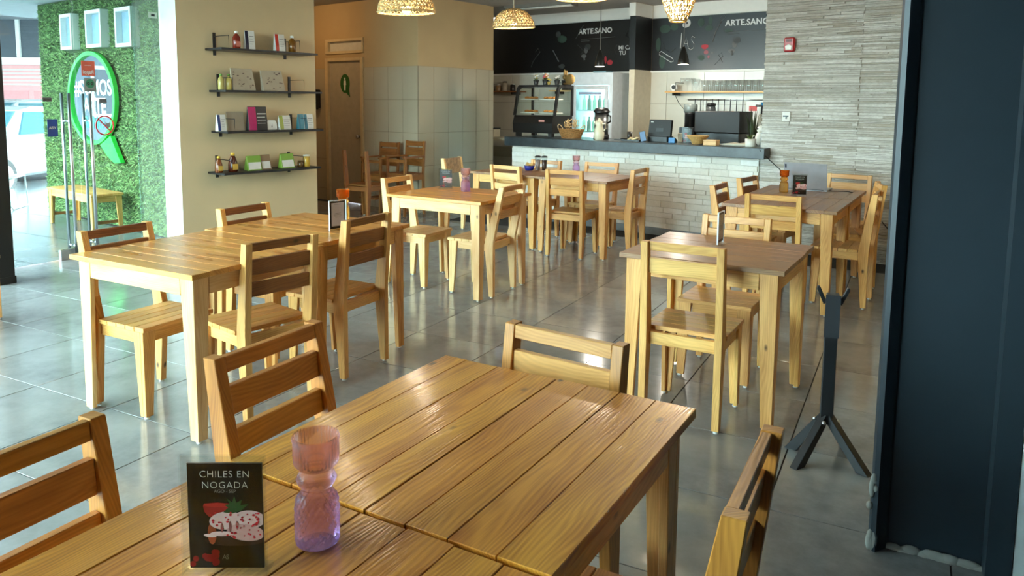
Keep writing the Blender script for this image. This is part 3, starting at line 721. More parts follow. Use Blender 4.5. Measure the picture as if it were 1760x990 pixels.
vase(VO, 'orange glass candle holder beside the laptop', -0.95, 6.90, 1.0)

CARD_B = mat('black_card', (14, 12, 12), rough=0.3, var=0.1)
INK_W = mat('white_ink', (226, 224, 220), rough=0.5)
INK_G = mat('grey_ink', (128, 124, 122), rough=0.5)
def dish(parent, y, s=1.0):
    """printed dish: red bowl, stuffed pepper under white sauce, pomegranate seeds, parsley"""
    def poly(name, pts, m, off): return part(name, MB().prism([(a * s, b * s) for a, b in pts], 'y', y - off - 0.00025, y - off), m, parent)
    RED = mat('print_red', (150, 16, 14), rough=0.5); SEED = mat('print_seed', (196, 20, 34), rough=0.4); CREAM = mat('print_cream', (214, 178, 172), rough=0.5); GRN = mat('print_green', (38, 72, 26), rough=0.5); PEP = mat('print_pepper', (150, 62, 22), rough=0.5); PLT = mat('print_plate', (54, 32, 22), rough=0.4)
    def el(cx, cz, rx, rz, n=18, rot=0.0):
        return [(cx + rx * math.cos(q) * math.cos(rot) - rz * math.sin(q) * math.sin(rot), cz + rx * math.cos(q) * math.sin(rot) + rz * math.sin(q) * math.cos(rot)) for q in [2 * PI * k / n for k in range(n)]]
    def cl(p): return [(min(a_, 0.0575), b_) for a_, b_ in p]
    poly('printed_bowl', [(-0.036, 0.020), (-0.034, 0.010), (-0.028, 0.003), (-0.02, -0.001), (0.0, 0.0), (0.012, 0.012), (0.014, 0.022), (-0.012, 0.026), (-0.034, 0.024)], RED, 0.0003)
    poly('printed_rim', el(-0.011, 0.0215, 0.0245, 0.0035), mat('print_red_rim', (176, 34, 22), rough=0.5), 0.0005)
    poly('printed_plate', cl(el(0.012, -0.037, 0.048, 0.010)), PLT, 0.0003)
    poly('printed_pepper', el(-0.023, -0.026, 0.007, 0.018), PEP, 0.0006)
    for k, e_ in enumerate(((0.0, -0.004, 0.027, 0.015, 0.1), (0.036, -0.002, 0.026, 0.015, 0.0), (0.03, -0.024, 0.03, 0.014, -0.1), (-0.008, -0.026, 0.018, 0.004, 0.0), (-0.026, -0.029, 0.01, 0.0028, -0.1))):
        poly('printed_sauce', cl(el(e_[0], e_[1], e_[2], e_[3], 22, e_[4])), CREAM if k != 2 else mat('print_cream2', (196, 150, 142), rough=0.5), 0.0009 + 0.00006 * k)
    for k, (x_, z_, l_) in enumerate(((-0.007, -0.016, 0.008), (0.006, -0.014, 0.009), (0.017, -0.012, 0.007))):
        poly('printed_shadow', el(x_, z_, 0.0022, l_), mat('print_rose', (150, 82, 72), rough=0.5), 0.00125)
    poly('printed_parsley', [(-0.004, 0.010), (0.004, 0.018), (-0.002, 0.022), (0.006, 0.024), (0.002, 0.033), (0.010, 0.027), (0.014, 0.037), (0.017, 0.026), (0.026, 0.031), (0.023, 0.022), (0.036, 0.024), (0.024, 0.013), (0.01, 0.008)], GRN, 0.0014)
    rn = random.Random(4); b = MB()
    for k in range(64):
        a, c_ = rn.uniform(-0.024, 0.053), rn.uniform(-0.036, 0.01)
        if a < 0.0 and c_ < -0.02: continue
        r = rn.uniform(0.0012, 0.0026)
        b.prism([((a + r * math.cos(t)) * s, (c_ + r * 0.8 * math.sin(t)) * s) for t in (0, 1.05, 2.1, 3.14, 4.2, 5.25)], 'y', y - 0.0019, y - 0.0016)
    o = part('printed_seeds', b, SEED, parent); o['kind'] = 'stuff'
    b = MB()
    for k in range(16):
        a, c_ = rn.uniform(-0.056, -0.012), -0.078 + rn.uniform(0, 0.026); r = 0.005
        if (a + 0.035) ** 2 / 0.0006 + (c_ + 0.074) ** 2 / 0.0006 > 1: continue
        b.prism([((a + r * math.cos(t)) * s, (c_ + r * math.sin(t)) * s) for t in [k2 * 0.785 for k2 in range(8)]], 'y', y - 0.0005, y - 0.0003)
    o = part('printed_fruit', b, RED, parent); o['kind'] = 'stuff'

def menu_card(label, x, y, z, rz, s=1.0):
    t = thing('menu_card', label, 'menu card', (x, y, z), rz, 'black menu cards in clear stands')
    w, h = 0.063 * s, 0.19 * s
    part('acrylic_plate', bx(-w - 0.006 * s, w + 0.002 * s, -0.0045, -0.0025, 0.004, h + 0.01 * s), ACRYL, t)
    part('acrylic_plate', bx(-w - 0.006 * s, w + 0.002 * s, 0.0025, 0.0045, 0.004, h + 0.01 * s), ACRYL, t)
    part('acrylic_base', bx(-w - 0.006 * s, w + 0.002 * s, -0.035 * s, 0.035 * s, 0, 0.0035), ACRYL, t)
    c = part('printed_sheet', bx(-0.0565 * s, 0.0605 * s, -0.002, 0.002, 0.014 * s, 0.188 * s), CARD_B, t)
    text('lettering', 'CHILES EN', 0.0158 * s, INK_W, c, (0.002 * s, -0.0024, 0.170 * s), ext=0.0002, spacing=1.08, bold=-0.00035 * s)
    text('lettering', 'NOGADA', 0.0158 * s, INK_W, c, (0.002 * s, -0.0024, 0.152 * s), ext=0.0002, spacing=1.08, bold=-0.00035 * s)
    text('lettering', 'AGO - SEP', 0.0075 * s, INK_G, c, (0.002 * s, -0.0024, 0.142 * s), ext=0.0002)
    text('printed_monogram', 'AS', 0.011 * s, INK_G, c, (0.0, -0.0024, 0.032 * s), ext=0.0002, spacing=0.75)
    d = obj('dish_print', bx(-0.0005, 0.0005, -0.0022, -0.002, -0.0005, 0.0005).mesh('dish_print', CARD_B), t, (0.003 * s, 0, 0.098 * s))
    dish(d, -0.002, s)
    return t
menu_card('black menu card with a white-sauced dish on the nearest table', -0.925, 0.80, ZT, R(28.5))
menu_card('black menu card in a white-edged stand on the middle table', -3.55, 5.545, ZT, R(22), 0.9)
menu_card('black menu card standing in front of the silver laptop', -0.80, 6.70, ZT, R(14), 0.92)

def notice(label, x, y, z, rz):
    t = thing('notice_stand', label, 'notice', (x, y, z), rz, 'clear notice stands')
    part('acrylic_plate', bx(-0.058, 0.058, -0.004, -0.002, 0.003, 0.175), ACRYL, t)
    part('acrylic_plate', bx(-0.058, 0.058, 0.002, 0.004, 0.003, 0.175), ACRYL, t)
    part('acrylic_edge', MB().box(-0.06, -0.057, -0.004, 0.004, 0.003, 0.177).box(0.057, 0.06, -0.004, 0.004, 0.003, 0.177).box(-0.057, 0.057, -0.004, 0.004, 0.1745, 0.177), mat('frosted_edge', (222, 226, 232), rough=0.3), t)
    part('acrylic_base', bx(-0.058, 0.058, -0.03, 0.03, 0, 0.003), ACRYL, t)
    c = part('printed_sheet', bx(-0.053, 0.053, -0.0015, 0.0015, 0.012, 0.17), CARD_B, t)
    s = part('printed_field', bx(-0.044, 0.044, -0.0019, -0.0016, 0.026, 0.162), mat('pale_pink_paper', (206, 192, 198), rough=0.6), c)
    b = MB()
    for z0, w in ((0.152, 0.03), (0.100, 0.024), (0.092, 0.034), (0.084, 0.030), (0.076, 0.022)): b.box(-w / 1.2, w / 1.2, -0.0023, -0.002, z0, z0 + 0.002)
    part('text_lines', b, INK_G, s)
    return t
notice('white-edged notice with a pink sheet on the left table pair', -2.935, 3.42, ZT, R(76))
notice('clear notice stand seen edge-on on the greyish table', -0.885, 4.14, ZT, R(88))

# laptop
t = thing('laptop', 'open silver laptop seen from behind on the far right table', 'laptop', (-0.80, 7.15, ZT), R(-5))
SIL = mat('silver_aluminium', (170, 172, 178), rough=0.38, metal=0.35)
part('keyboard_base', bx(-0.18, 0.18, 0.0, 0.245, 0.0, 0.014), SIL, t, bevel=0.003)
lid = part('screen_lid', bx(-0.18, 0.18, -0.006, 0.0, 0.0, 0.245), SIL, t, (0, 0.0, 0.014), (R(16), 0, 0), bevel=0.002)
part('hinge', MB().tube([(-0.15, 0, 0.014), (0.15, 0, 0.014)], 0.006), BLACKP, t)
part('maker_mark', bx(-0.173, -0.157, -0.0066, -0.006, 0.195, 0.23), mat('dark_mark', (60, 62, 74), rough=0.4), lid)
cb = MB().tube([(-0.62, 7.19, ZT + 0.004), (-0.55, 7.22, ZT + 0.004), (-0.46, 7.24, ZT + 0.004), (-0.42, 7.18, ZT + 0.004)], 0.0035, 6)
tag(part('laptop_cable', cb, BLACKP, None), 'short black cable beside the laptop on the table', 'cable')

# things on the pair by the counter
t = thing('condiment_bowl', 'small blue bowl of packets on the table by the counter', 'bowl', (-3.74, 7.56, ZT))
part('bowl', MB().lathe([(0.038, 0), (0.052, 0.02), (0.058, 0.055), (0.055, 0.055), (0.046, 0.02), (0.0, 0.012)], 20, cap=False), mat('cobalt_blue', (30, 42, 150), rough=0.3), t)
rn = random.Random(2)
for k in range(7):
    a = rn.uniform(0, 6.28); part('sachet', bx(-0.022, 0.022, -0.014, 0.014, -0.003, 0.003), mat('sachet_straw', (206, 170, 100), rough=0.6), t, (0.022 * math.cos(a), 0.022 * math.sin(a), 0.05 + 0.004 * k), (rn.uniform(-0.6, 0.6), rn.uniform(-0.6, 0.6), a))
for k, (x, y, lb) in enumerate(((-3.655, 7.60, 'tall clear drinking glass with a straw, nearer the blue bowl'), (-3.58, 7.61, 'tall clear drinking glass of dark drink beside the other glass'))):
    t = thing('tall_glass', lb, 'glass', (x, y, ZT), 0, 'tall glasses on the table by the counter')
    part('glass_wall', MB().lathe([(0.026, 0), (0.034, 0.15), (0.032, 0.15), (0.024, 0.008)], 18), ACRYL, t)
    part('drink', MB().lathe([(0.0235, 0.009), (0.030, 0.12)], 16), mat('dark_drink', (70, 50, 44), rough=0.1) if k else mat('pale_drink', (170, 150, 146), rough=0.1), t)
    part('dark_lid', MB().lathe([(0.036, 0.15), (0.036, 0.16), (0.02, 0.168)], 16), BLACKP, t)
    part('straw', MB().tube([(0.0, 0, 0.02), (-0.03 + 0.02 * k, -0.02, 0.24 - 0.04 * k)], 0.0035, 6), mat('clear_straw', (210, 216, 214), rough=0.3), t)

# ================================================================== wall shelves and their goods
SHELF = [(2.075, 4.34, 5.55), (1.637, 4.37, 5.60), (1.202, 4.38, 5.61), (0.763, 4.325, 5.57)]
SHL = ['topmost', 'second from top', 'third from top', 'lowest']
for i, (zt, y0, y1) in enumerate(SHELF):
    t = thing('wall_shelf', 'black steel wall shelf with bottles and bags, %s of four' % SHL[i], 'shelf', WP(-7.65, (y0 + y1) / 2, zt), RW, 'black shelves on the beige wall')
    hl = (y1 - y0) / 2
    part('shelf_board', bx(0.0, 0.325, -hl, hl, -0.022, 0.0), BLACKM, t, bevel=0.002)
    for yy in (-hl + 0.09, hl - 0.24):
        br = part('bracket', bx(0.0, 0.012, yy, yy + 0.03, -0.07, 0.17), BLACKM, t)
        part('wire_end', MB().tube([(0.01, yy + 0.015, 0.13), (0.29, yy + 0.015, 0.13), (0.29, yy + 0.015, -0.004)], 0.004, 6), BLACKM, br)
ZS = [s[0] + 0.0005 for s in SHELF]
def on_shelf(name, label, cat, i, y, dx=0.0, rz=0.0):
    return thing(name, label, cat, WP(-7.46 + dx, y, ZS[i]), RW + rz, 'goods on the wall shelves')
def bottle(label, i, y, r, h, body, cap, lab=None, squeeze=False):
    t = on_shelf('bottle', label, 'bottle', i, y)
    if squeeze: pr = [(r * 0.9, 0), (r, 0.006), (r, h * 0.35), (r * 0.86, h * 0.55), (r * 0.5, h * 0.8), (r * 0.42, h * 0.84)]
    else: pr = [(r * 0.9, 0), (r, 0.006), (r, h * 0.62), (r * 0.75, h * 0.74), (r * 0.38, h * 0.82), (r * 0.36, h * 0.88)]
    part('bottle_body', MB().lathe(pr, 18), body, t)
    part('cap', MB().lathe([(r * 0.45, h * 0.86), (r * 0.45, h * 0.98), (r * 0.3, h)], 14), cap, t)
    if lab: part('paper_label', bx(r * 0.93, r * 1.02, -r * 0.62, r * 0.62, h * 0.12, h * 0.42), lab, t)
    return t
def pouch(label, i, y, w, h, c_side, c_front, lines=None, d=0.06, rz=0.0, side_frac=0.33):
    """standing foil pouch, flat at the top and gusseted at the foot, its front towards +x"""
    t = on_shelf('pouch', label, 'pouch', i, y, rz=rz)
    q = w / 2
    b = MB(); b.add([(-d / 2, -q, 0), (d / 2, -q, 0), (d / 2, q, 0), (-d / 2, q, 0), (-d * 0.45, -q * 1.0, h * 0.3), (d * 0.45, -q, h * 0.3), (d * 0.45, q, h * 0.3), (-d * 0.45, q, h * 0.3), (-0.004, -q, h), (0.004, -q, h), (0.004, q, h), (-0.004, q, h)],
              [(3, 2, 1, 0), (0, 1, 5, 4), (1, 2, 6, 5), (2, 3, 7, 6), (3, 0, 4, 7), (4, 5, 9, 8), (5, 6, 10, 9), (6, 7, 11, 10), (7, 4, 8, 11), (8, 9, 10, 11)])
    part('pouch_body', b, c_front, t, bevel=0.003)
    s0, s1 = -q * 0.985, -q + w * side_frac
    b = MB(); e = 0.0012
    b.add([(d / 2 + e, s0, 0.003), (d / 2 + e, s1, 0.003), (d * 0.45 + e, s1, h * 0.3), (d * 0.45 + e, s0, h * 0.3), (0.004 + e, s1, h * 0.985), (0.004 + e, s0, h * 0.985)], [(0, 1, 2, 3), (3, 2, 4, 5)])
    part('colour_panel', b, c_side, t)
    if lines:
        b = MB(); sl = math.atan2(d * 0.45 - 0.004, h * 0.7)
        for k in range(4):
            z0 = h * (0.68 - 0.13 * k); x0 = d * 0.45 - (z0 - h * 0.3) * math.tan(sl) if z0 > h * 0.3 else d * 0.47
            b.box(x0 - 0.001, x0 + 0.004, s1 + 0.012, q - 0.016 - 0.012 * (k % 2), z0, z0 + h * (0.018 if k else 0.035))
        part('printed_marks', b, lines, t)
    return t
def pcol(n, c, r=0.35): return mat(n, c, rough=r, var=0.05)
FW, FBK = pcol('pouch_white', (214, 212, 206)), pcol('pouch_black', (34, 33, 34))
bottle('red bottle with white cap on the topmost shelf', 0, 4.595, 0.04, 0.19, pcol('red_sauce', (128, 40, 24), 0.15), WHITE, pcol('pink_label', (196, 110, 90)))
pouch('white pouch with navy side on the topmost shelf', 0, 4.75, 0.11, 0.205, pcol('navy_foil', (26, 30, 62)), FW, INK_G, rz=R(-8))
pouch('white pouch with red side on the topmost shelf', 0, 5.125, 0.125, 0.195, pcol('red_foil', (190, 50, 30)), FW, INK_G)
bottle('amber brown bottle on the topmost shelf', 0, 5.295, 0.042, 0.19, pcol('amber_sauce', (120, 78, 22), 0.15), WHITE)
bottle('pale bottle with green cap at the end of the second shelf', 1, 4.40, 0.032, 0.17, pcol('pale_oil', (176, 160, 92), 0.15), pcol('green_cap', (96, 140, 50)))
bottle('pale bottle with green cap beside the printed sack on the second shelf', 1, 4.49, 0.03, 0.17, pcol('pale_oil2', (190, 170, 92), 0.15), pcol('green_cap', (96, 140, 50)))
def sack(label, i, y, w, h, dx, seed):
    t = on_shelf('printed_sack', label, 'sack', i, y, dx)
    KR = mat('greige_paper', (176, 162, 140), rough=0.7)
    s = part('paper_sack', MB().hexa([(-0.03, -w / 2, 0), (0.03, -w / 2, 0), (0.03, w / 2, 0), (-0.03, w / 2, 0), (-0.05, -w / 2 * 0.97, h), (-0.04, -w / 2 * 0.97, h), (-0.04, w / 2 * 0.97, h), (-0.05, w / 2 * 0.97, h)]), KR, t, bevel=0.003)
    rn = random.Random(seed); b = MB()
    for k in range(15):
        z0 = 0.02 + (h - 0.05) * rn.random(); y0 = rn.uniform(-w / 2 + 0.03, w / 2 - 0.03); x0 = 0.03 - 0.07 * z0 / h
        b.hexa([(x0, y0 - 0.014, z0), (x0 + 0.002, y0 - 0.014, z0), (x0 + 0.002, y0 + rn.uniform(0.004, 0.018), z0), (x0, y0 + 0.014, z0), (x0 - 0.002, y0 - 0.006, z0 + 0.008), (x0 + 0.001, y0 - 0.006, z0 + 0.01), (x0 + 0.001, y0 + 0.006, z0 + 0.01), (x0 - 0.002, y0 + 0.006, z0 + 0.01)])
    o = part('printed_sketches', b, pcol('brown_ink', (86, 62, 52)), s); o['kind'] = 'stuff'
sack('printed greige sack with sketches on the second shelf, left one', 1, 4.665, 0.27, 0.235, 0.0, 1)
sack('printed greige sack with red and dark sketches on the second shelf, right one', 1, 5.035, 0.28, 0.225, 0.0, 2)
pouch('white pouch with blue side at the end of the third shelf', 2, 4.385, 0.10, 0.175, pcol('blue_foil', (28, 52, 110)), FW, INK_G)
t = on_shelf('printed_board', 'greyish printed cardboard behind the wire end on the third shelf', 'board', 2, 4.58, -0.03)
part('board', MB().hexa([(0.01, -0.10, 0), (0.016, -0.10, 0), (0.016, 0.10, 0), (0.01, 0.10, 0), (-0.03, -0.10, 0.205), (-0.024, -0.10, 0.205), (-0.024, 0.10, 0.205), (-0.03, 0.10, 0.205)]), mat('greige_board', (150, 136, 116), rough=0.6), t)
pouch('large pink and black pouch on the third shelf', 2, 4.815, 0.235, 0.26, pcol('magenta_foil', (176, 28, 92), 0.25), FBK, INK_W, side_frac=0.42)
t = on_shelf('paper_packet', 'rounded white packet beside the large pink and black pouch', 'packet', 2, 4.995, 0.0)
part('packet', MB().prism([(-0.07, 0), (0.07, 0), (0.065, 0.07), (0.045, 0.11), (-0.055, 0.115), (-0.068, 0.08)], 'x', -0.02, 0.02), FW, t, bevel=0.006)
part('dark_mark', MB().prism([(-0.012, 0.03), (0.006, 0.03), (0.0, 0.075)], 'x', 0.02, 0.0215), INK_G, t)
pouch('white pouch with lime green side on the third shelf', 2, 5.165, 0.165, 0.16, pcol('lime_foil', (150, 160, 50)), FW, INK_G, rz=R(6))
pouch('white pouch with teal side on the third shelf, in front', 2, 5.49, 0.13, 0.175, pcol('teal_foil', (40, 110, 130)), FW, INK_G)
pouch('teal pouch on the third shelf behind the wire end', 2, 5.385, 0.075, 0.175, pcol('teal_foil', (40, 110, 130)), pcol('teal_foil2', (60, 128, 146)))
HONEY = pcol('honey', (112, 52, 14), 0.12); HONEY2 = pcol('honey_dark', (74, 26, 10), 0.12); YCAP = pcol('yellow_cap', (214, 172, 60)); HLAB = pcol('honey_label', (206, 164, 70))
bottle('golden honey bottle with yellow cap at the end of the lowest shelf', 3, 4.345, 0.04, 0.175, HONEY, YCAP, HLAB, True)
bottle('dark honey bottle with yellow cap on the lowest shelf', 3, 4.51, 0.05, 0.205, HONEY2, YCAP, HLAB, True)
def coffee_bag(label, i, y, w, h, c, dx=0.0):
    t = on_shelf('coffee_bag', label, 'bag', i, y, dx)
    part('bag_body', MB().hexa([(-0.045, -w / 2, 0), (0.045, -w / 2, 0), (0.045, w / 2, 0), (-0.045, w / 2, 0), (-0.006, -w / 2, h), (0.006, -w / 2, h), (0.006, w / 2, h), (-0.006, w / 2, h)]), c, t, bevel=0.003)
    a, z0, z1 = 0.039 / h, 0.012, h * 0.55
    l_ = part('paper_label', MB().hexa([(0.0455 - a * z0, -w / 2 + 0.012, z0), (0.0465 - a * z0, -w / 2 + 0.012, z0), (0.0465 - a * z0, w / 2 - 0.012, z0), (0.0455 - a * z0, w / 2 - 0.012, z0), (0.0455 - a * z1, -w / 2 + 0.012, z1), (0.0465 - a * z1, -w / 2 + 0.012, z1), (0.0465 - a * z1, w / 2 - 0.012, z1), (0.0455 - a * z1, w / 2 - 0.012, z1)]), FW, t)
coffee_bag('lime green coffee bag with white label on the lowest shelf, left one', 3, 4.755, 0.175, 0.16, pcol('lime_bag', (120, 156, 54), 0.5))
coffee_bag('brown paper coffee bag with white label on the lowest shelf', 3, 4.91, 0.13, 0.165, pcol('kraft_bag', (136, 108, 78), 0.6), -0.02)
coffee_bag('lime green coffee bag with white label on the lowest shelf, right one', 3, 5.185, 0.175, 0.165, pcol('lime_bag', (120, 156, 54), 0.5))
t = on_shelf('jar', 'small dark jar on the lowest shelf', 'jar', 3, 5.375); part('jar_body', MB().lathe([(0.03, 0), (0.033, 0.006), (0.033, 0.055), (0.028, 0.06)], 16), pcol('dark_jam', (90, 62, 26), 0.2), t); part('lid', MB().lathe([(0.031, 0.06), (0.031, 0.075)], 16), pcol('brown_lid', (110, 84, 40)), t)
t = on_shelf('jar', 'yellow jar with white lid at the right end of the lowest shelf', 'jar', 3, 5.46); part('jar_body', MB().lathe([(0.038, 0), (0.041, 0.006), (0.041, 0.11), (0.034, 0.12)], 16), pcol('yellow_jam', (190, 150, 56), 0.2), t); part('lid', MB().lathe([(0.036, 0.12), (0.036, 0.138)], 16), WHITE, t)
# ================================================================== service counter
YC = 7.98
cnt = thing('service_counter', 'long counter faced with white split bricks on a grey plinth', 'counter', WP(-4.69, YC), RW)
BRK = [speckle('white_brick_a', (224, 221, 210), (238, 236, 228), (230, 226, 214), 30, rough=0.6, bump=0.4),
       speckle('white_brick_b', (230, 228, 219), (243, 241, 235), (228, 225, 214), 30, rough=0.6, bump=0.4),
       speckle('white_brick_c', (214, 209, 196), (230, 226, 215), (220, 215, 202), 30, rough=0.6, bump=0.4)]
part('counter_body', bx(-1.685, 1.69, 0.012, 0.62, 0.0, 0.968), mat('counter_backing', (214, 209, 198), rough=0.9), cnt)
part('plinth', bx(-1.69, 1.695, -0.004, 0.011, 0.0, 0.085), speckle('plinth_tile', (104, 106, 106), (126, 128, 128), (116, 118, 118), 8, rough=0.3), cnt)
rnd = random.Random(21); z = 0.088; row = 0
while z < 0.965:
    hgt = rnd.choice((0.05, 0.062, 0.062, 0.075)); hgt = min(hgt, 0.966 - z)
    if hgt < 0.02: break
    x = -1.688 - rnd.uniform(0, 0.15)
    while x < 1.69:
        ln = rnd.uniform(0.16, 0.42); a, b = max(x, -1.688), min(x + ln, 1.693)
        if b - a > 0.03:
            d = rnd.uniform(0.008, 0.018)
            part('brick', bx(a, b - 0.003, 0.012 - d, 0.0125, z, z + hgt - 0.003), rnd.choice(BRK), cnt, bevel=0.0018)
        x += ln
    z += hgt
top = thing('countertop', 'thick dark slate slab on the service counter', 'countertop', WP(-4.62, 8.15, 0), RW)
part('stone_slab', bx(-1.75, 1.74, -0.35, 0.38, 0.972, 1.085), speckle('slate_slab', (22, 27, 30), (38, 46, 50), (52, 62, 68), 16, rough=0.3, scale2=4), top, bevel=0.004)
ZC = 1.0855
def kit(name, label, cat, x, y, z=ZC, rz=0.0, group='things on the counter'):
    return thing(name, label, cat, WP(x, y, z), RW + rz, group)

# pastry display case
t = kit('display_case', 'black glass-fronted pastry case at the left end of the counter', 'display case', -6.10, 8.28)
CASEG = glass_mat('case_glass', (250, 252, 250), 0.04)
BK = mat('case_black', (14, 14, 15), rough=0.3)
part('case_base', MB().prism([(-0.22, 0.05), (0.23, 0.05), (0.23, 0.28), (-0.20, 0.28), (-0.235, 0.18)], 'x', -0.33, 0.33), BK, t, bevel=0.004)
for sx in (-1, 1):
    for y0 in (-0.17, 0.18): part('foot', bx(sx * 0.27 - 0.03, sx * 0.27 + 0.03, y0 - 0.03, y0 + 0.03, 0, 0.05), BK, t)
    part('side_frame', MB().prism([(-0.205, 0.28), (-0.17, 0.28), (-0.09, 0.62), (-0.05, 0.645), (0.20, 0.645), (0.20, 0.28), (0.23, 0.28), (0.23, 0.68), (-0.09, 0.68), (-0.13, 0.64)], 'x', sx * 0.33 - 0.014, sx * 0.33 + 0.014), BK, t)
    part('side_glass', MB().prism([(-0.17, 0.28), (0.20, 0.28), (0.20, 0.645), (-0.05, 0.645), (-0.09, 0.62)], 'x', sx * 0.33 - 0.003, sx * 0.33 + 0.003), CASEG, t)
part('roof', bx(-0.33, 0.33, -0.10, 0.23, 0.66, 0.685), BK, t)
part('front_glass', MB().hexa([(-0.316, -0.2, 0.281), (0.316, -0.2, 0.281), (0.316, -0.195, 0.281), (-0.316, -0.195, 0.281), (-0.316, -0.115, 0.65), (0.316, -0.115, 0.65), (0.316, -0.11, 0.65), (-0.316, -0.11, 0.65)]), CASEG, t)
part('badge', bx(0.11, 0.20, -0.234, -0.228, 0.20, 0.225), mat('rose_badge', (200, 140, 130), rough=0.4), t)
for z0 in (0.30, 0.48):
    part('glass_shelf', bx(-0.31, 0.31, -0.10, 0.19, z0, z0 + 0.006), ACRYL, t)
    for k, x0 in enumerate((-0.19, 0.13)):
        part('white_tray', bx(x0 - 0.12, x0 + 0.12, -0.09, 0.12, z0 + 0.007, z0 + 0.02), WHITEC, t, bevel=0.003)
        b = MB()
        for q in range(3): b.ball((x0 - 0.07 + 0.07 * q, 0.0, z0 + 0.035), (0.032, 0.05, 0.02), 10, 6)
        part('pastries', b, mat('baked_crust', (176, 118, 56), rough=0.6, var=0.25, scale=40), t)

# on top of the case: flower pots and a wooden rabbit
def flower_pot(label, x, y, cols, s=1.0, pot=(44, 46, 46)):
    t = kit('flower_pot', label, 'flower pot', x, y, ZC + 0.686, group='flower pots on the pastry case')
    part('pot', MB().lathe([(0.026 * s, 0), (0.04 * s, 0.065 * s), (0.036 * s, 0.065 * s), (0.0, 0.06 * s)], 14, cap=False), mat('pot_%d_%d' % (pot[0], pot[2]), pot, rough=0.5), t)
    rn = random.Random(hash(label) % 97 if False else len(label))
    for k, c in enumerate(cols):
        b = MB()
        for q in range(5):
            a = rn.uniform(0, 6.28); r = rn.uniform(0, 0.038) * s
            b.ball((r * math.cos(a), r * math.sin(a), (0.085 + rn.uniform(0, 0.045)) * s), (0.016 * s, 0.016 * s, 0.012 * s), 7, 5)
        part('blossoms', b, mat('petal_%d_%d_%d' % c, c, rough=0.6), t)
    b = MB()
    for q in range(8):
        a = q * 0.785; b.add([(0, 0, 0.06 * s), (0.035 * s * math.cos(a - 0.2), 0.035 * s * math.sin(a - 0.2), 0.08 * s), (0.035 * s * math.cos(a + 0.2), 0.035 * s * math.sin(a + 0.2), 0.085 * s)], [(0, 1, 2)])
    part('leaves', b, mat('leaf_green', (70, 96, 40), rough=0.6), t)
YEL, WHT, PNK, ORG = (220, 190, 60), (226, 222, 214), (214, 96, 110), (222, 140, 60)
flower_pot('pot of yellow and white flowers on the pastry case', -6.20, 8.26, [YEL, WHT])
flower_pot('pot of white, orange and pink flowers on the pastry case', -6.06, 8.28, [WHT, ORG, PNK], 1.12)
flower_pot('small pot of yellow flowers in front on the pastry case', -5.95, 8.21, [YEL], 0.62, (150, 130, 60))
flower_pot('pot of white flowers beside the wooden rabbit', -5.87, 8.28, [WHT, WHT], 0.98)
t = kit('wooden_rabbit', 'brown wooden rabbit figure on the pastry case', 'figure', -5.72, 8.32, ZC + 0.686, 0, 'ornaments')
BR = mat('brown_felt', (112, 86, 40), rough=0.8)
part('rabbit_body', MB().ball((0.03, 0, 0.07), (0.075, 0.04, 0.07), 14, 9), BR, t)
part('rabbit_head', MB().ball((-0.05, 0, 0.10), (0.035, 0.03, 0.035), 12, 8), BR, t)
part('rabbit_ear', MB().ball((-0.06, 0, 0.155), (0.016, 0.012, 0.045), 10, 8), BR, t)
part('rabbit_ear', MB().ball((-0.035, 0.012, 0.15), (0.014, 0.012, 0.042), 10, 8), BR, t)
part('rabbit_foot', MB().ball((-0.02, 0, 0.015), (0.06, 0.035, 0.015), 10, 6), BR, t)

# basket of dried flowers
t = kit('wicker_basket', 'oval wicker basket with dried flowers and two hoop handles', 'basket', -5.52, 8.12)
WK = mat('wicker', (150, 108, 58), rough=0.7, var=0.3, scale=60)
b = MB()
for k in range(9):
    z0 = 0.008 + 0.013 * k; r = 0.135 + 0.045 * (k / 8)
    b.tube([(r * math.cos(a), 0.62 * r * math.sin(a), z0 + 0.003 * math.sin(7 * a + k * 3.1)) for a in [2 * PI * q / 36 for q in range(37)]], 0.0075, 6)
part('woven_rim', b, WK, t)
part('basket_floor', MB().lathe([(0.12, 0), (0.12, 0.006)], 20), WK, t)
for sx in (-1, 1): part('hoop_handle', MB().tube([(sx * (0.165 + 0.03 * math.sin(a)), 0.05 * math.cos(a), 0.11 + 0.06 * math.sin(a)) for a in [PI * q / 10 for q in range(11)]], 0.006, 6), mat('pale_wicker', (190, 168, 128), rough=0.7), t)
rn = random.Random(9)
for c0 in (-0.055, 0.06):
    b = MB(); st = MB()
    for q in range(46):
        a, r = rn.uniform(0, 6.28), rn.uniform(0, 0.05); x0, y0, z0 = c0 + r * math.cos(a) * 1.1, r * math.sin(a), 0.19 + rn.uniform(-0.05, 0.05)
        b.ball((x0, y0, z0), 0.0085, 6, 4)
        if q % 3 == 0: st.tube([(c0, 0, 0.08), (x0, y0, z0)], 0.0016, 4)
    o = part('dried_blossoms', b, mat('dried_flower', (208, 178, 128), rough=0.8), t); o['kind'] = 'stuff'
    part('stems', st, mat('dry_stem', (140, 112, 70), rough=0.8), t)
    part('glass_jar', MB().lathe([(0.03, 0.007), (0.03, 0.09), (0.026, 0.10)], 14), ACRYL, t, (c0, 0, 0))

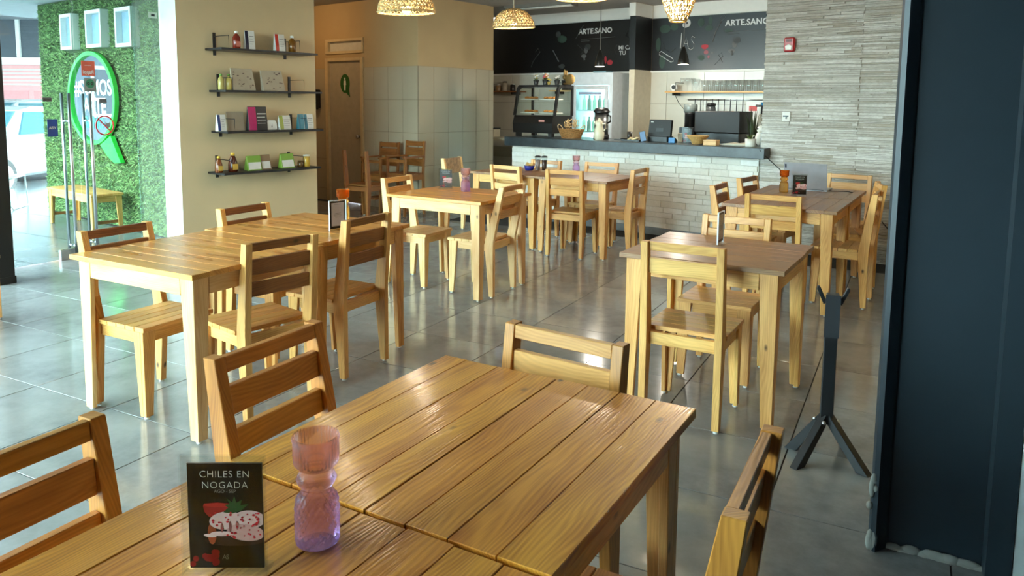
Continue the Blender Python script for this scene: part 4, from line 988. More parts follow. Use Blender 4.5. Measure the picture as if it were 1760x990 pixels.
# coffee urn, jug
t = kit('coffee_urn', 'steel coffee urn with black lid behind the cream jug', 'urn', -5.20, 8.33)
part('urn_stand', MB().lathe([(0.10, 0), (0.10, 0.05), (0.085, 0.06)], 20), BLACKP, t)
part('urn_body', MB().lathe([(0.09, 0.06), (0.09, 0.33)], 24), STEEL, t)
part('urn_lid', MB().lathe([(0.105, 0.33), (0.108, 0.345), (0.08, 0.385), (0.03, 0.40), (0.0, 0.402)], 24, cap=False), BLACKP, t)
part('urn_handle', MB().tube([(0.09, 0, 0.30), (0.13, 0, 0.29), (0.13, 0, 0.22), (0.09, 0, 0.20)], 0.012, 8), BLACKP, t)
part('urn_tap', MB().tube([(0, -0.085, 0.10), (0, -0.12, 0.10), (0, -0.12, 0.07)], 0.01, 8), BLACKP, t)
t = kit('ceramic_jug', 'cream ceramic coffee jug in front of the steel urn', 'jug', -5.075, 8.08)
CR = mat('cream_ceramic', (222, 214, 186), rough=0.2, var=0.02)
part('jug_body', MB().lathe([(0.055, 0), (0.06, 0.01), (0.068, 0.07), (0.062, 0.12), (0.045, 0.16), (0.044, 0.19), (0.05, 0.215), (0.02, 0.245), (0.012, 0.265), (0.0, 0.27)], 22, cap=False), CR, t)
part('jug_handle', MB().tube([(0.045, 0, 0.20), (0.09, 0, 0.20), (0.095, 0, 0.14), (0.06, 0, 0.10)], 0.008, 8), CR, t)
part('jug_spout', MB().tube([(-0.045, 0, 0.19), (-0.075, 0, 0.225)], [0.016, 0.01], 8), CR, t)

t = kit('slate_tray', 'black slate tray lying between the jug and the biscuit tray', 'tray', -4.82, 8.25)
part('slate', bx(-0.1, 0.1, -0.07, 0.07, 0, 0.008), BLACKP, t)
part('cup_stack', MB().lathe([(0.035, 0.008), (0.045, 0.02), (0.045, 0.022)], 14), mat('dark_saucer', (40, 38, 36), rough=0.3), t)
t = kit('biscuit_tray', 'black tray of pale biscuits with a dark cup', 'tray', -4.60, 8.10)
part('tray', MB().box(-0.12, 0.12, -0.08, 0.08, 0, 0.006).box(-0.12, 0.12, -0.08, -0.074, 0.006, 0.02).box(-0.12, 0.12, 0.074, 0.08, 0.006, 0.02).box(-0.12, -0.114, -0.074, 0.074, 0.006, 0.02).box(0.114, 0.12, -0.074, 0.074, 0.006, 0.02), BLACKP, t)
b = MB(); rn = random.Random(6)
for k in range(14): b.ball((rn.uniform(-0.07, 0.08), rn.uniform(-0.05, 0.05), 0.014 + 0.002 * k), (0.022, 0.022, 0.009), 8, 5)
part('biscuits', b, mat('pale_biscuit', (214, 194, 150), rough=0.7), t)
part('dark_cup', MB().lathe([(0.028, 0.007), (0.034, 0.11), (0.031, 0.11), (0.025, 0.012)], 16), mat('dark_cup', (34, 28, 28), rough=0.3), t, (-0.075, 0.04, 0))
t = kit('phone', 'pale blue phone leaning beside the biscuit tray', 'phone', -4.435, 8.06, ZC, R(20))
part('phone_body', bx(-0.036, 0.036, -0.005, 0.005, 0, 0.13), BLACKP, t, rot=(R(-18), R(-14), 0), bevel=0.003)
part('phone_screen', bx(-0.032, 0.032, -0.0062, -0.0052, 0.006, 0.124), mat('pale_screen', (130, 160, 196), rough=0.15), t, rot=(R(-18), R(-14), 0))
t = kit('point_of_sale', 'black point-of-sale terminal seen from behind on the counter', 'till', -4.31, 8.22)
part('pos_foot', bx(-0.13, 0.13, -0.07, 0.10, 0, 0.065), mat('pos_grey', (24, 25, 27), rough=0.4), t, bevel=0.004)
s_ = part('pos_screen', bx(-0.15, 0.15, -0.02, 0.02, -0.005, 0.20), mat('pos_black', (14, 15, 16), rough=0.5), t, (0, 0.0, 0.063), (R(-9), 0, 0), bevel=0.006)
part('pos_recess', bx(-0.05, 0.055, -0.023, -0.02, 0.055, 0.105), BLACKP, s_, bevel=0.001)
part('pos_logo', bx(-0.125, -0.09, -0.0212, -0.02, 0.165, 0.175), INK_W, s_)
t = kit('paper_cup', 'small cream paper cup beside the till', 'cup', -4.125, 8.40)
part('cup', MB().lathe([(0.026, 0), (0.036, 0.10), (0.037, 0.10), (0.034, 0.098), (0.0, 0.01)], 16, cap=False), mat('cream_paper', (222, 206, 176), rough=0.6), t)
t = kit('card_terminal', 'blue and grey card payment terminal', 'card terminal', -4.06, 8.08, ZC, R(15))
part('terminal_body', MB().prism([(-0.06, 0), (0.07, 0), (0.07, 0.035), (-0.02, 0.06), (-0.06, 0.055)], 'x', -0.03, 0.03), mat('terminal_grey', (110, 116, 122), rough=0.4), t, bevel=0.004)
part('terminal_cover', bx(-0.045, 0.032, -0.064, -0.02, 0.0, 0.064), mat('terminal_blue', (46, 128, 190), rough=0.35), t, bevel=0.006)
menu_card('black menu card standing on the counter beside the card terminal', WP(-3.925, 8.15).x, WP(-3.925, 8.15).y, ZC, RW, 0.93)
t = kit('straw_bowl', 'woven straw bowl on the counter', 'bowl', -3.75, 8.06)
b = MB()
for k in range(7):
    r = 0.055 + 0.006 * k + 0.0008 * k * k
    b.tube([(r * math.cos(a), r * math.sin(a), 0.008 + 0.014 * k) for a in [2 * PI * q / 28 for q in range(29)]], 0.0085, 6)
part('coiled_straw', b, mat('straw', (192, 152, 88), rough=0.7, var=0.25, scale=70), t)
part('bowl_floor', MB().lathe([(0.055, 0), (0.055, 0.01)], 18), mat('straw', (192, 152, 88)), t)
t = kit('wooden_box', 'small light wooden box on the counter', 'box', -3.555, 8.00)
part('box_body', bx(-0.075, 0.075, -0.05, 0.05, 0, 0.045), W_PALE, t, grain=0, bevel=0.002)
part('box_lid', bx(-0.077, 0.077, -0.052, 0.052, 0.046, 0.06), W_PALE, t, grain=0, bevel=0.002)
t = kit('open_ledger', 'open ledger with pale pages on the counter', 'book', -3.335, 8.18, ZC, R(6))
part('cover', bx(-0.17, 0.17, -0.12, 0.12, 0, 0.004), BLACKP, t)
for sx in (-1, 1): part('page_block', MB().prism([(sx * 0.002, 0.005), (sx * 0.16, 0.005), (sx * 0.16, 0.012), (sx * 0.06, 0.028), (sx * 0.002, 0.02)][::sx], 'y', -0.115, 0.115), mat('page', (206, 198, 178), rough=0.8), t)
t = kit('potted_plant', 'small green plant in a white pot at the right end of the counter', 'plant', -3.118, 8.02)
part('pot', MB().lathe([(0.05, 0), (0.055, 0.006), (0.058, 0.085), (0.053, 0.085), (0.05, 0.07), (0.0, 0.068)], 20, cap=False), WHITEC, t)
rn = random.Random(12)
for k in range(10):
    a = rn.uniform(0, 6.28); l = rn.uniform(0.05, 0.085); w = 0.014; c_, s2 = math.cos(a), math.sin(a)
    part('leaf', MB().add([(0, 0, 0.068), (c_ * l * 0.5 - s2 * w, s2 * l * 0.5 + c_ * w, 0.068 + l * 0.7), (c_ * l, s2 * l, 0.068 + l * 0.8), (c_ * l * 0.5 + s2 * w, s2 * l * 0.5 - c_ * w, 0.068 + l * 0.7)], [(0, 1, 2, 3)]), mat('plant_green', (82, 104, 48), rough=0.5), t)
t = kit('white_figurine', 'white rounded figurine behind the small potted plant', 'ornament', -3.12, 8.30)
part('figurine_body', MB().ball((0, 0, 0.08), (0.055, 0.05, 0.08), 16, 10), WHITEC, t)
part('figurine_head', MB().ball((0.01, 0, 0.18), (0.05, 0.045, 0.045), 16, 10), WHITEC, t)
part('figurine_eye', MB().ball((-0.018, -0.036, 0.188), 0.012, 10, 6), BLACKP, t)
t = kit('blue_box', 'pale blue carton at the right end of the counter', 'carton', -2.99, 8.12)
part('carton', bx(-0.045, 0.045, -0.03, 0.03, 0, 0.148), mat('pale_blue_card', (134, 166, 184), rough=0.45, var=0.15, scale=20), t, bevel=0.002)

# espresso machine, grinder, snake plant, soap bottle on the working side
zb = 0.92
wk = thing('work_counter', 'steel work counter behind the service counter', 'counter', WP(-4.0, 8.95), RW)
part('worktop', bx(-1.1, 0.95, -0.3, 0.3, 0.88, 0.92), STEEL, wk, bevel=0.003)
for ix in (-1.05, 0.9):
    for iy in (-0.26, 0.26): part('leg', bx(ix - 0.02, ix + 0.02, iy - 0.02, iy + 0.02, 0, 0.879), STEEL, wk)
part('undershelf', bx(-1.03, 0.88, -0.24, 0.24, 0.25, 0.28), STEEL, wk)
t = kit('espresso_machine', 'black espresso machine seen from behind', 'coffee machine', -3.775, 8.82, zb)
DK = mat('machine_charcoal', (20, 23, 26), rough=0.55)
part('back_panel', bx(-0.285, 0.285, -0.2, 0.2, 0.28, 0.535), DK, t, bevel=0.008)
part('lower_body', bx(-0.27, 0.275, -0.18, 0.2, 0.12, 0.279), BLACKP, t, bevel=0.008)
for sx in (-1, 1): part('leg', bx(sx * 0.22 - 0.02, sx * 0.22 + 0.02, -0.1, 0.1, 0, 0.119), BLACKP, t)
part('drip_spout', bx(-0.06, -0.02, -0.215, -0.181, 0.05, 0.2), BLACKP, t)
t = kit('coffee_grinder', 'coffee grinder with grey hopper left of the espresso machine', 'grinder', -4.20, 8.80, zb)
part('grinder_foot', bx(-0.10, 0.10, -0.1, 0.1, 0, 0.33), BLACKP, t, bevel=0.006)
part('grinder_body', MB().lathe([(0.07, 0.33), (0.07, 0.50), (0.075, 0.51)], 18), BLACKP, t)
part('hopper', MB().lathe([(0.075, 0.51), (0.085, 0.53), (0.085, 0.60), (0.078, 0.615)], 18), mat('hopper_grey', (96, 104, 102), rough=0.2), t)
t = kit('coffee_flask', 'black and steel coffee flask beside the grinder', 'flask', -4.08, 9.13, zb)
part('flask_body', MB().lathe([(0.06, 0), (0.06, 0.56), (0.05, 0.60)], 18), mat('dark_grey_flask', (60, 66, 68), rough=0.3), t)
part('flask_lid', MB().lathe([(0.062, 0.6), (0.062, 0.625), (0.03, 0.635)], 18), BLACKP, t)
t = kit('snake_plant', 'dark spiky plant right of the espresso machine', 'plant', -3.40, 8.80, zb)
part('pot', MB().lathe([(0.05, 0.0), (0.07, 0.20), (0.065, 0.20), (0.0, 0.19)], 18, cap=False), mat('dark_pot', (50, 50, 48), rough=0.5), t)
rn = random.Random(5)
for k in range(12):
    a = k * 0.55; l = rn.uniform(0.26, 0.40); sp_ = rn.uniform(0.04, 0.13); w = 0.014; c_, s2 = math.cos(a), math.sin(a)
    part('leaf', MB().add([(c_ * 0.02 - s2 * w, s2 * 0.02 + c_ * w, 0.19), (c_ * 0.02 + s2 * w, s2 * 0.02 - c_ * w, 0.19), (c_ * sp_ * 0.6 + s2 * w, s2 * sp_ * 0.6 - c_ * w, 0.19 + l * 0.6), (c_ * sp_, s2 * sp_, 0.19 + l), (c_ * sp_ * 0.6 - s2 * w, s2 * sp_ * 0.6 + c_ * w, 0.19 + l * 0.6)], [(0, 1, 2, 3, 4)]), mat('snake_leaf', (56, 66, 38), rough=0.5), t)
t = kit('soap_bottle', 'clear pump bottle with black head at the stone wall edge', 'bottle', -3.265, 8.70, 0.921)
part('bottle_body', MB().lathe([(0.04, 0), (0.04, 0.48), (0.02, 0.51)], 16), mat('smoke_plastic', (120, 116, 104), rough=0.2), t)
part('pump_head', MB().tube([(0, 0, 0.51), (0, 0, 0.60), (-0.07, 0, 0.605)], 0.014, 8), BLACKP, t)

# wall shelves in the kitchen
def kshelf(label, x0, x1, z, m, bars=True, y=YB - 0.011, dp=0.26):
    t = thing('kitchen_shelf', label, 'shelf', WP((x0 + x1) / 2, y, z), RW, 'kitchen wall shelves')
    w = (x1 - x0) / 2
    part('shelf_board', bx(-w, w, -dp, 0, -0.02, 0), m, t, grain=0)
    for xx in (-w + 0.1, w - 0.14): part('bracket', bx(xx, xx + 0.02, -dp + 0.03, 0.0, -0.06, -0.02), BLACKM, t)
    if bars: part('end_hoop', MB().tube([(-w + 0.16, -dp + 0.01, 0.0), (-w + 0.16, -dp + 0.01, 0.12), (-w + 0.16, 0, 0.12)], 0.005, 6), BLACKM, t)
    return t
kshelf('wooden shelf crowded with drinking glasses above the espresso machine', -5.15, -3.45, 1.715, W_CHAIR)
kshelf('dark shelf of jars beside the tiled wall, left of the pastry case', -8.7, -7.85, 1.725, W_OLD)
kshelf('short pale shelf right of the pastry case holding a black box', -7.2, -6.62, 1.735, W_PALE)
GL2 = glass_mat('greenish_tumbler', (253, 254, 254), 0.2)
tum = MB().lathe([(0.034, 0), (0.043, 0.155), (0.040, 0.155), (0.031, 0.01)], 14).mesh('tumbler', GL2)
k = 0
for r_ in range(2):
    for q in range(10):
        o = obj('drinking_glass', tum, None, WP(-4.60 + q * 0.09 + 0.02 * r_, YB - 0.09 - 0.11 * r_, 1.7155), (0, 0, RW))
        tag(o, 'clear tumbler in the rows of glasses on the wooden kitchen shelf', 'glass', 'tumblers on the wooden kitchen shelf'); k += 1
gob = MB().lathe([(0.032, 0), (0.03, 0.004), (0.005, 0.01), (0.005, 0.08), (0.03, 0.11), (0.036, 0.15), (0.03, 0.19), (0.028, 0.19), (0.033, 0.15), (0.0, 0.10)], 14, cap=False).mesh('goblet', GL2)
for q in range(3):
    tag(obj('stemmed_glass', gob, None, WP(-4.96 + q * 0.08, YB - 0.1, 1.7155), (0, 0, RW)), ('leftmost', 'middle', 'rightmost')[q] + ' of three stemmed glasses on the wooden kitchen shelf', 'glass', 'stemmed glasses on the wooden kitchen shelf')
jarg = thing('glass_jug', 'glass jug behind the tumblers on the wooden kitchen shelf', 'jug', WP(-4.705, YB - 0.2, 1.7155), RW)
part('jug_body', MB().lathe([(0.05, 0), (0.06, 0.02), (0.055, 0.12), (0.06, 0.17), (0.056, 0.17), (0.05, 0.12), (0.0, 0.01)], 16, cap=False), GL2, jarg)
part('jug_handle', MB().tube([(0.055, 0, 0.15), (0.09, 0, 0.14), (0.09, 0, 0.06), (0.058, 0, 0.04)], 0.007, 8), GL2, jarg)
t = kit('table_clock', 'round white and black clock at the left end of the glasses shelf', 'clock', -5.07, YB - 0.14, 1.7155)
part('clock_case', MB().lathe([(0.05, -0.02), (0.05, 0.02)], 18), WHITE, t, (0, 0, 0.06), (PI / 2, 0, 0))
part('clock_face', MB().lathe([(0.03, 0.02), (0.03, 0.024)], 18), BLACKP, t, (0, 0, 0.06), (PI / 2, 0, 0))
part('clock_foot', bx(-0.03, 0.03, -0.02, 0.02, 0, 0.012), WHITE, t)
t = kit('black_kettle', 'black and steel kettle at the right end of the glasses shelf', 'kettle', -3.58, YB - 0.14, 1.7155)
part('kettle_body', MB().lathe([(0.07, 0), (0.075, 0.02), (0.06, 0.12), (0.03, 0.15), (0.0, 0.155)], 18, cap=False), BLACKP, t)
part('kettle_lid', MB().ball((0, 0, 0.165), (0.03, 0.03, 0.02), 12, 7), WHITEC, t)
part('kettle_handle', MB().tube([(0.06 * math.cos(a), 0, 0.13 + 0.09 * math.sin(a)) for a in [PI * q / 8 for q in range(9)]], 0.008, 8), BLACKP, t)
# jars on the left shelf
for q, (x, h, c, lb) in enumerate(((-8.5, 0.09, (90, 60, 30), 'squat dark jar on the kitchen shelf by the tiled wall'), (-8.36, 0.11, (150, 120, 84), 'jar with pale lid on the kitchen shelf by the tiled wall'), (-8.22, 0.16, (170, 160, 140), 'tall pale bottle on the kitchen shelf by the tiled wall'), (-8.05, 0.12, (44, 40, 38), 'dark figure-shaped bottle on the kitchen shelf by the tiled wall'))):
    t = kit('jar', lb, 'jar', x, YB - 0.13, 1.7255, 0, 'jars on the kitchen shelf')
    part('jar_body', MB().lathe([(0.045, 0), (0.048, 0.008), (0.046, h * 0.8), (0.03, h * 0.9)], 14), mat('jar_%d' % q, c, rough=0.3), t)
    part('lid', MB().lathe([(0.036, h * 0.9), (0.036, h)], 14), WHITEC if q % 2 else BLACKP, t)
t = kit('black_box', 'black lidded tin on the short shelf right of the pastry case', 'tin', -6.86, YB - 0.13, 1.7355)
part('tin_body', bx(-0.13, 0.13, -0.08, 0.08, 0, 0.13), BLACKP, t, bevel=0.006); part('tin_lid', bx(-0.135, 0.135, -0.085, 0.085, 0.131, 0.155), BLACKP, t, bevel=0.004); part('knob', MB().ball((0, 0, 0.172), 0.018, 10, 7), BLACKP, t)

# utensil rail with hanging tools
t = thing('utensil_rail', 'steel rail with hanging black ladles and spoons above the espresso machine', 'rail', WP(-4.3, YB - 0.04, 1.60), RW)
part('rail', MB().tube([(-0.6, 0, 0), (0.8, 0, 0)], 0.009, 8), STEEL, t)
for xx in (-0.55, 0.75): part('rail_bracket', MB().tube([(xx, 0, 0), (xx, 0.03, 0)], 0.008, 8), STEEL, t)
for q in range(9):
    x = -4.78 + q * 0.088; kind_ = q % 3
    u_ = thing('ladle', ('black ladle', 'black skimmer', 'black serving spoon')[kind_] + ' hanging on the steel rail, ' + ('first', 'second', 'third', 'fourth', 'fifth', 'sixth', 'seventh', 'eighth', 'ninth')[q] + ' from the left', 'utensil', WP(x, YB - 0.055, 1.335), RW, 'utensils on the rail')
    part('handle', MB().tube([(0, 0, 0.06), (0, 0, 0.24), (0, 0.012, 0.272), (0, 0.022, 0.262)], 0.006, 6), BLACKP, u_)
    if kind_ == 0: part('bowl', MB().ball((0, -0.012, 0.04), (0.036, 0.022, 0.03), 12, 8), BLACKP, u_)
    elif kind_ == 1: part('bowl', MB().lathe([(0.04, -0.003), (0.04, 0.003)], 16), BLACKP, u_, (0, 0, 0.035), (PI / 2, 0, 0))
    else: part('bowl', MB().ball((0, 0, 0.03), (0.026, 0.01, 0.04), 12, 8), BLACKP, u_)
t = kit('notice_paper', 'white paper with red print pinned behind the espresso machine', 'paper', -3.95, YB - 0.013, 1.33)
part('sheet', bx(-0.09, 0.09, -0.001, 0.001, 0, 0.24), WHITE, t); part('red_print', bx(-0.05, 0.06, -0.0025, -0.0012, 0.12, 0.19), mat('red_print', (200, 70, 66), rough=0.5), t)
t = kit('blue_apron', 'bright blue cloth hanging behind the espresso machine', 'cloth', -3.78, YB - 0.03, 1.30)
part('cloth', MB().prism([(-0.05, 0.0), (-0.03, 0.012), (-0.01, -0.004), (0.015, 0.012), (0.05, 0.0), (0.05, 0.004), (0.015, 0.016), (-0.01, 0.0), (-0.03, 0.016), (-0.05, 0.004)], 'z', 0, 0.27), mat('cyan_cloth', (30, 118, 170), rough=0.8), t)

# fridge in the corner niche
t = kit('glass_fridge', 'white upright fridge with a lit glass door behind the counter', 'fridge', -6.17, 9.86, 0.0)
FRG = mat('fridge_white', (214, 222, 228), rough=0.35)
fb = MB(); fb.box(-0.36, -0.30, -0.27, 0.30, 0.05, 1.98); fb.box(0.30, 0.36, -0.27, 0.30, 0.05, 1.98); fb.box(-0.30, 0.30, -0.27, 0.30, 1.80, 1.98); fb.box(-0.30, 0.30, -0.27, 0.30, 0.05, 0.35); fb.box(-0.30, 0.30, 0.26, 0.30, 0.35, 1.80)
part('cabinet', fb, FRG, t)
dd = MB(); dd.box(-0.30, -0.25, -0.31, -0.275, 0.36, 1.79); dd.box(0.25, 0.30, -0.31, -0.275, 0.36, 1.79); dd.box(-0.25, 0.25, -0.31, -0.275, 1.74, 1.79); dd.box(-0.25, 0.25, -0.31, -0.275, 0.36, 0.41)
do_ = part('door_frame', dd, FRG, t, bevel=0.003)
part('door_glass', bx(-0.25, 0.25, -0.30, -0.29, 0.41, 1.74), GLASS, do_)
part('inner_light', bx(-0.28, 0.28, 0.20, 0.255, 0.38, 1.78), mat('fridge_glow', (200, 226, 230), emit=(190, 224, 230), estr=4.0), t)
for z0 in (0.75, 1.1, 1.42):
    part('wire_shelf', bx(-0.29, 0.29, -0.2, 0.19, z0, z0 + 0.012), WHITE, t)
    for q in range(6): part('bottle', MB().lathe([(0.033, 0), (0.033, 0.14), (0.014, 0.18), (0.014, 0.22)], 12), (mat('self_lit_bottle', (214, 236, 222), rough=0.2, emit=(150, 200, 180), estr=0.5), mat('pale_bottle', (200, 212, 200), rough=0.2))[q % 2], t, (-0.23 + 0.09 * q, -0.1, z0 + 0.0125))  # every other bottle emits weakly, lifting the shade inside the fridge
part('brand_strip', bx(-0.2, 0.2, -0.3105, -0.3102, 1.66, 1.70), mat('faded_lilac', (160, 170, 200), rough=0.4), do_)
t = kit('appliance_carton', 'grey appliance box standing on the white fridge', 'box', -6.12, 9.80, 1.981)
part('carton', bx(-0.1, 0.12, -0.1, 0.1, 0, 0.03), mat('grey_blue_box', (120, 150, 160), rough=0.4), t)

# side table in the left kitchen corner
t = thing('prep_table', 'pale folding prep table with crossed black legs left of the counter', 'table', WP(-7.35, 9.6), RW)
part('table_top', bx(-1.2, 0.55, -0.3, 0.3, 0.93, 0.97), mat('pale_top', (196, 186, 160), rough=0.5), t)
for sx in (-0.9, 0.3):
    part('crossed_leg', MB().tube([(sx - 0.25, -0.25, 0.0), (sx + 0.25, -0.25, 0.93)], 0.016, 8), BLACKM, t); part('crossed_leg', MB().tube([(sx + 0.25, 0.22, 0.0), (sx - 0.25, 0.22, 0.93)], 0.016, 8), BLACKM, t)
for q, (x, c, lb) in enumerate(((-8.3, (150, 130, 96), 'tan container on the prep table'), (-8.05, (206, 196, 170), 'cream container on the prep table'))):
    t = kit('container', lb, 'container', x, 9.55, 0.971, 0, 'containers on the prep table')
    part('tub', bx(-0.1, 0.1, -0.08, 0.08, 0, 0.13), mat('tub_%d' % q, c, rough=0.5), t, bevel=0.006); part('lid', bx(-0.105, 0.105, -0.085, 0.085, 0.131, 0.15), BLACKP, t)

# ------------------------------------------------------------------ black menu panels with chalk art
def board(label, x0, x1, z0, z1):
    t = thing('menu_board', label, 'menu board', WP((x0 + x1) / 2, YB - 0.001, (z0 + z1) / 2), RW, 'black menu boards')
    part('panel', bx((x0 - x1) / 2, (x1 - x0) / 2, -0.03, 0.0, (z0 - z1) / 2, (z1 - z0) / 2), PANEL, t)
    return t, (x0 + x1) / 2, (z0 + z1) / 2
CH = mat('chalk_white', (206, 206, 204), rough=0.6); CHG = mat('chalk_grey', (92, 92, 92), rough=0.6); CHD = mat('chalk_faint', (52, 54, 54), rough=0.6); CGR = mat('chalk_green', (44, 64, 52), rough=0.6); CRD = mat('chalk_red', (168, 40, 52), rough=0.6); CPK = mat('chalk_pink', (150, 84, 92), rough=0.6)
b1, bx1, bz1 = board('black menu board left of the pilaster with white lettering', -8.72, -5.61, 2.02, 2.795)
b2, bx2, bz2 = board('black menu board right of the pilaster with chalk drawings', -5.505, -3.02, 2.02, 2.775)
def line(b, o, pts, r=0.006, m=CHG, name='chalk_line'):
    return part(name, MB().tube([(x - o[0], -0.031, z - o[1]) for x, z in pts], r, 5), m, b)
def blob(b, o, x, z, rx, rz, m, name='chalk_shape', n=14, cut=False):
    pts = [(x - o[0] + rx * math.cos(t), z - o[1] + rz * math.sin(t) * (0.35 if cut and math.sin(t) > 0 else 1)) for t in [2 * PI * k / n for k in range(n)]]
    return part(name, MB().prism(pts, 'y', -0.032, -0.03), m, b)
O1, O2 = (bx1, bz1), (bx2, bz2)
for b, o, x in ((b1, O1, -6.50), (b2, O2, -4.075)):
    text('lettering', 'ARTE.SANO', 0.112, CH, b, (x - o[0], -0.031, 2.648 - o[1]), bold=0.0028, spacing=1.04)
    line(b, o, [(x - 0.26, 2.53), (x + 0.36, 2.545)], 0.003, CHG); line(b, o, [(x - 0.26, 2.50), (x - 0.10, 2.502)], 0.003, CHG)
    blob(b, o, x + (-0.16), 2.36, 0.035, 0.05, CHG); blob(b, o, x - 0.13, 2.41, 0.055, 0.045, CHD); blob(b, o, x - 0.2, 2.27, 0.05, 0.03, CHG); line(b, o, [(x - 0.2, 2.27), (x - 0.185, 2.21)], 0.014, CHG)
text('lettering', 'MI CA', 0.088, CH, b1, (-6.075 - O1[0], -0.031, 2.375 - O1[1]), align='LEFT', bold=0.001)
text('lettering', 'TU', 0.088, CH, b1, (-6.06 - O1[0], -0.031, 2.295 - O1[1]), align='LEFT', bold=0.001)
line(b1, O1, [(-6.10, 2.42), (-6.14, 2.36), (-6.11, 2.28)], 0.005)
line(b1, O1, [(-7.30, 2.38), (-7.18, 2.2)], 0.008); blob(b1, O1, -7.12, 2.12, 0.06, 0.04, CHD); line(b1, O1, [(-7.66, 2.36), (-7.6, 2.42), (-7.56, 2.36), (-7.62, 2.3), (-7.7, 2.22), (-7.74, 2.12)], 0.006, CHD)
blob(b1, O1, -7.12, 2.55, 0.09, 0.06, CGR); blob(b1, O1, -7.2, 2.63, 0.05, 0.05, CHD); line(b1, O1, [(-6.72, 2.75), (-6.86, 2.55)], 0.006, CHD); line(b1, O1, [(-6.82, 2.45), (-6.7, 2.35), (-6.76, 2.3)], 0.005, CHD)
blob(b1, O1, -6.22, 2.16, 0.05, 0.04, CRD); blob(b1, O1, -6.3, 2.2, 0.02, 0.06, CRD); line(b1, O1, [(-5.85, 2.75), (-5.95, 2.55), (-5.83, 2.5), (-5.8, 2.62)], 0.006, CHD); line(b1, O1, [(-5.72, 2.3), (-5.75, 2.05)], 0.008)
# right board
blob(b2, O2, -4.955, 2.685, 0.055, 0.06, CH); blob(b2, O2, -4.975, 2.66, 0.05, 0.04, CH); blob(b2, O2, -4.955, 2.685, 0.014, 0.014, CHD).location = (0, -0.002, 0)
line(b2, O2, [(-5.03, 2.55), (-5.045, 2.33)], 0.007, CH, 'monogram_stroke')
line(b2, O2, [(-5.005, 2.345), (-4.955, 2.485), (-4.925, 2.345)], 0.005, CH, 'monogram_stroke'); line(b2, O2, [(-4.985, 2.395), (-4.935, 2.395)], 0.004, CH, 'monogram_stroke')
line(b2, O2, [(-4.83, 2.475), (-4.865, 2.495), (-4.89, 2.465), (-4.865, 2.425), (-4.835, 2.39), (-4.84, 2.335), (-4.885, 2.305), (-4.925, 2.335)], 0.005, CH, 'monogram_stroke')
line(b2, O2, [(-5.38, 2.28), (-5.35, 2.30), (-5.16, 2.19), (-5.15, 2.15), (-5.19, 2.14), (-5.38, 2.25), (-5.38, 2.28)], 0.005, CH, 'rolling_pin_outline')
blob(b2, O2, -4.672, 2.355, 0.055, 0.05, CRD, cut=True); blob(b2, O2, -4.65, 2.265, 0.035, 0.03, CPK); blob(b2, O2, -4.61, 2.2, 0.018, 0.022, CPK); blob(b2, O2, -4.56, 2.255, 0.02, 0.018, CHG); blob(b2, O2, -4.72, 2.19, 0.05, 0.04, CGR)
for x, z, rx, rz in ((-4.74, 2.68, 0.05, 0.06), (-4.62, 2.60, 0.06, 0.04), (-4.60, 2.70, 0.03, 0.06), (-5.3, 2.62, 0.09, 0.06), (-5.15, 2.64, 0.06, 0.05), (-5.4, 2.4, 0.04, 0.1), (-5.33, 2.15, 0.05, 0.1), (-4.33, 2.55, 0.06, 0.025)): blob(b2, O2, x, z, rx, rz, CGR)
line(b2, O2, [(-4.56, 2.40), (-4.52, 2.54), (-4.44, 2.68)], 0.008, CHG); line(b2, O2, [(-4.44, 2.68), (-4.46, 2.73), (-4.41, 2.77), (-4.38, 2.73), (-4.44, 2.68)], 0.005, CHG)
line(b2, O2, [(-5.32, 2.42), (-5.30, 2.33), (-5.2, 2.28), (-5.12, 2.34)], 0.006, CHD); line(b2, O2, [(-4.52, 2.08), (-4.44, 2.16), (-4.40, 2.2), (-4.42, 2.25), (-4.46, 2.22), (-4.40, 2.12)], 0.004, CHG)

# ------------------------------------------------------------------ on the stone wall
t = thing('fire_alarm', 'red fire alarm sounder on the stone wall', 'alarm', WP(-2.72, 7.962, 2.08), RW)
part('housing', bx(-0.055, 0.055, -0.05, 0.0, 0, 0.145), mat('alarm_red', (170, 26, 32), rough=0.3), t, bevel=0.012)
part('strobe', MB().prism([(-0.03, 0.02), (0.03, 0.02), (0.035, 0.06), (0.0, 0.075), (-0.035, 0.06)], 'y', -0.062, -0.049), WHITEC, t, bevel=0.004)
part('sounder_grille', bx(-0.03, 0.03, -0.054, -0.05, 0.10, 0.125), mat('dark_red', (96, 14, 18), rough=0.4), t)
t = thing('wall_switch', 'white wall switch plate with a dark slot on the stone wall', 'switch', WP(-2.725, 7.962, 1.37), RW)
part('plate', bx(-0.042, 0.042, -0.014, 0.0, 0, 0.10), WHITE, t, bevel=0.004); part('rocker', MB().prism([(-0.03, 0.045), (0.025, 0.045), (0.025, 0.06), (-0.03, 0.06)], 'y', -0.02, -0.014), BLACKP, t); part('rocker', bx(-0.005, 0.01, -0.02, -0.014, 0.025, 0.045), BLACKP, t)
def wcable(label, pts, r=0.005):
    tag(part('power_cable', MB().tube([tuple(WP(*p)) for p in pts], r, 6), BLACKP, None), label, 'cable')
wcable('thin black cable running from the counter down the stone wall to the laptop table', [(-2.93, 7.79, 1.07), (-2.87, 7.85, 0.99), (-2.72, 7.93, 0.84), (-2.58, 7.94, 0.72), (-2.5, 7.9, 0.66), (-2.45, 7.80, 0.60)])
wcable('black cables drooping along the stone wall behind the right-hand chairs', [(-1.75, 7.95, 0.42), (-1.66, 7.95, 0.32), (-1.58, 7.95, 0.25), (-1.45, 7.95, 0.25), (-1.3, 7.95, 0.28)])
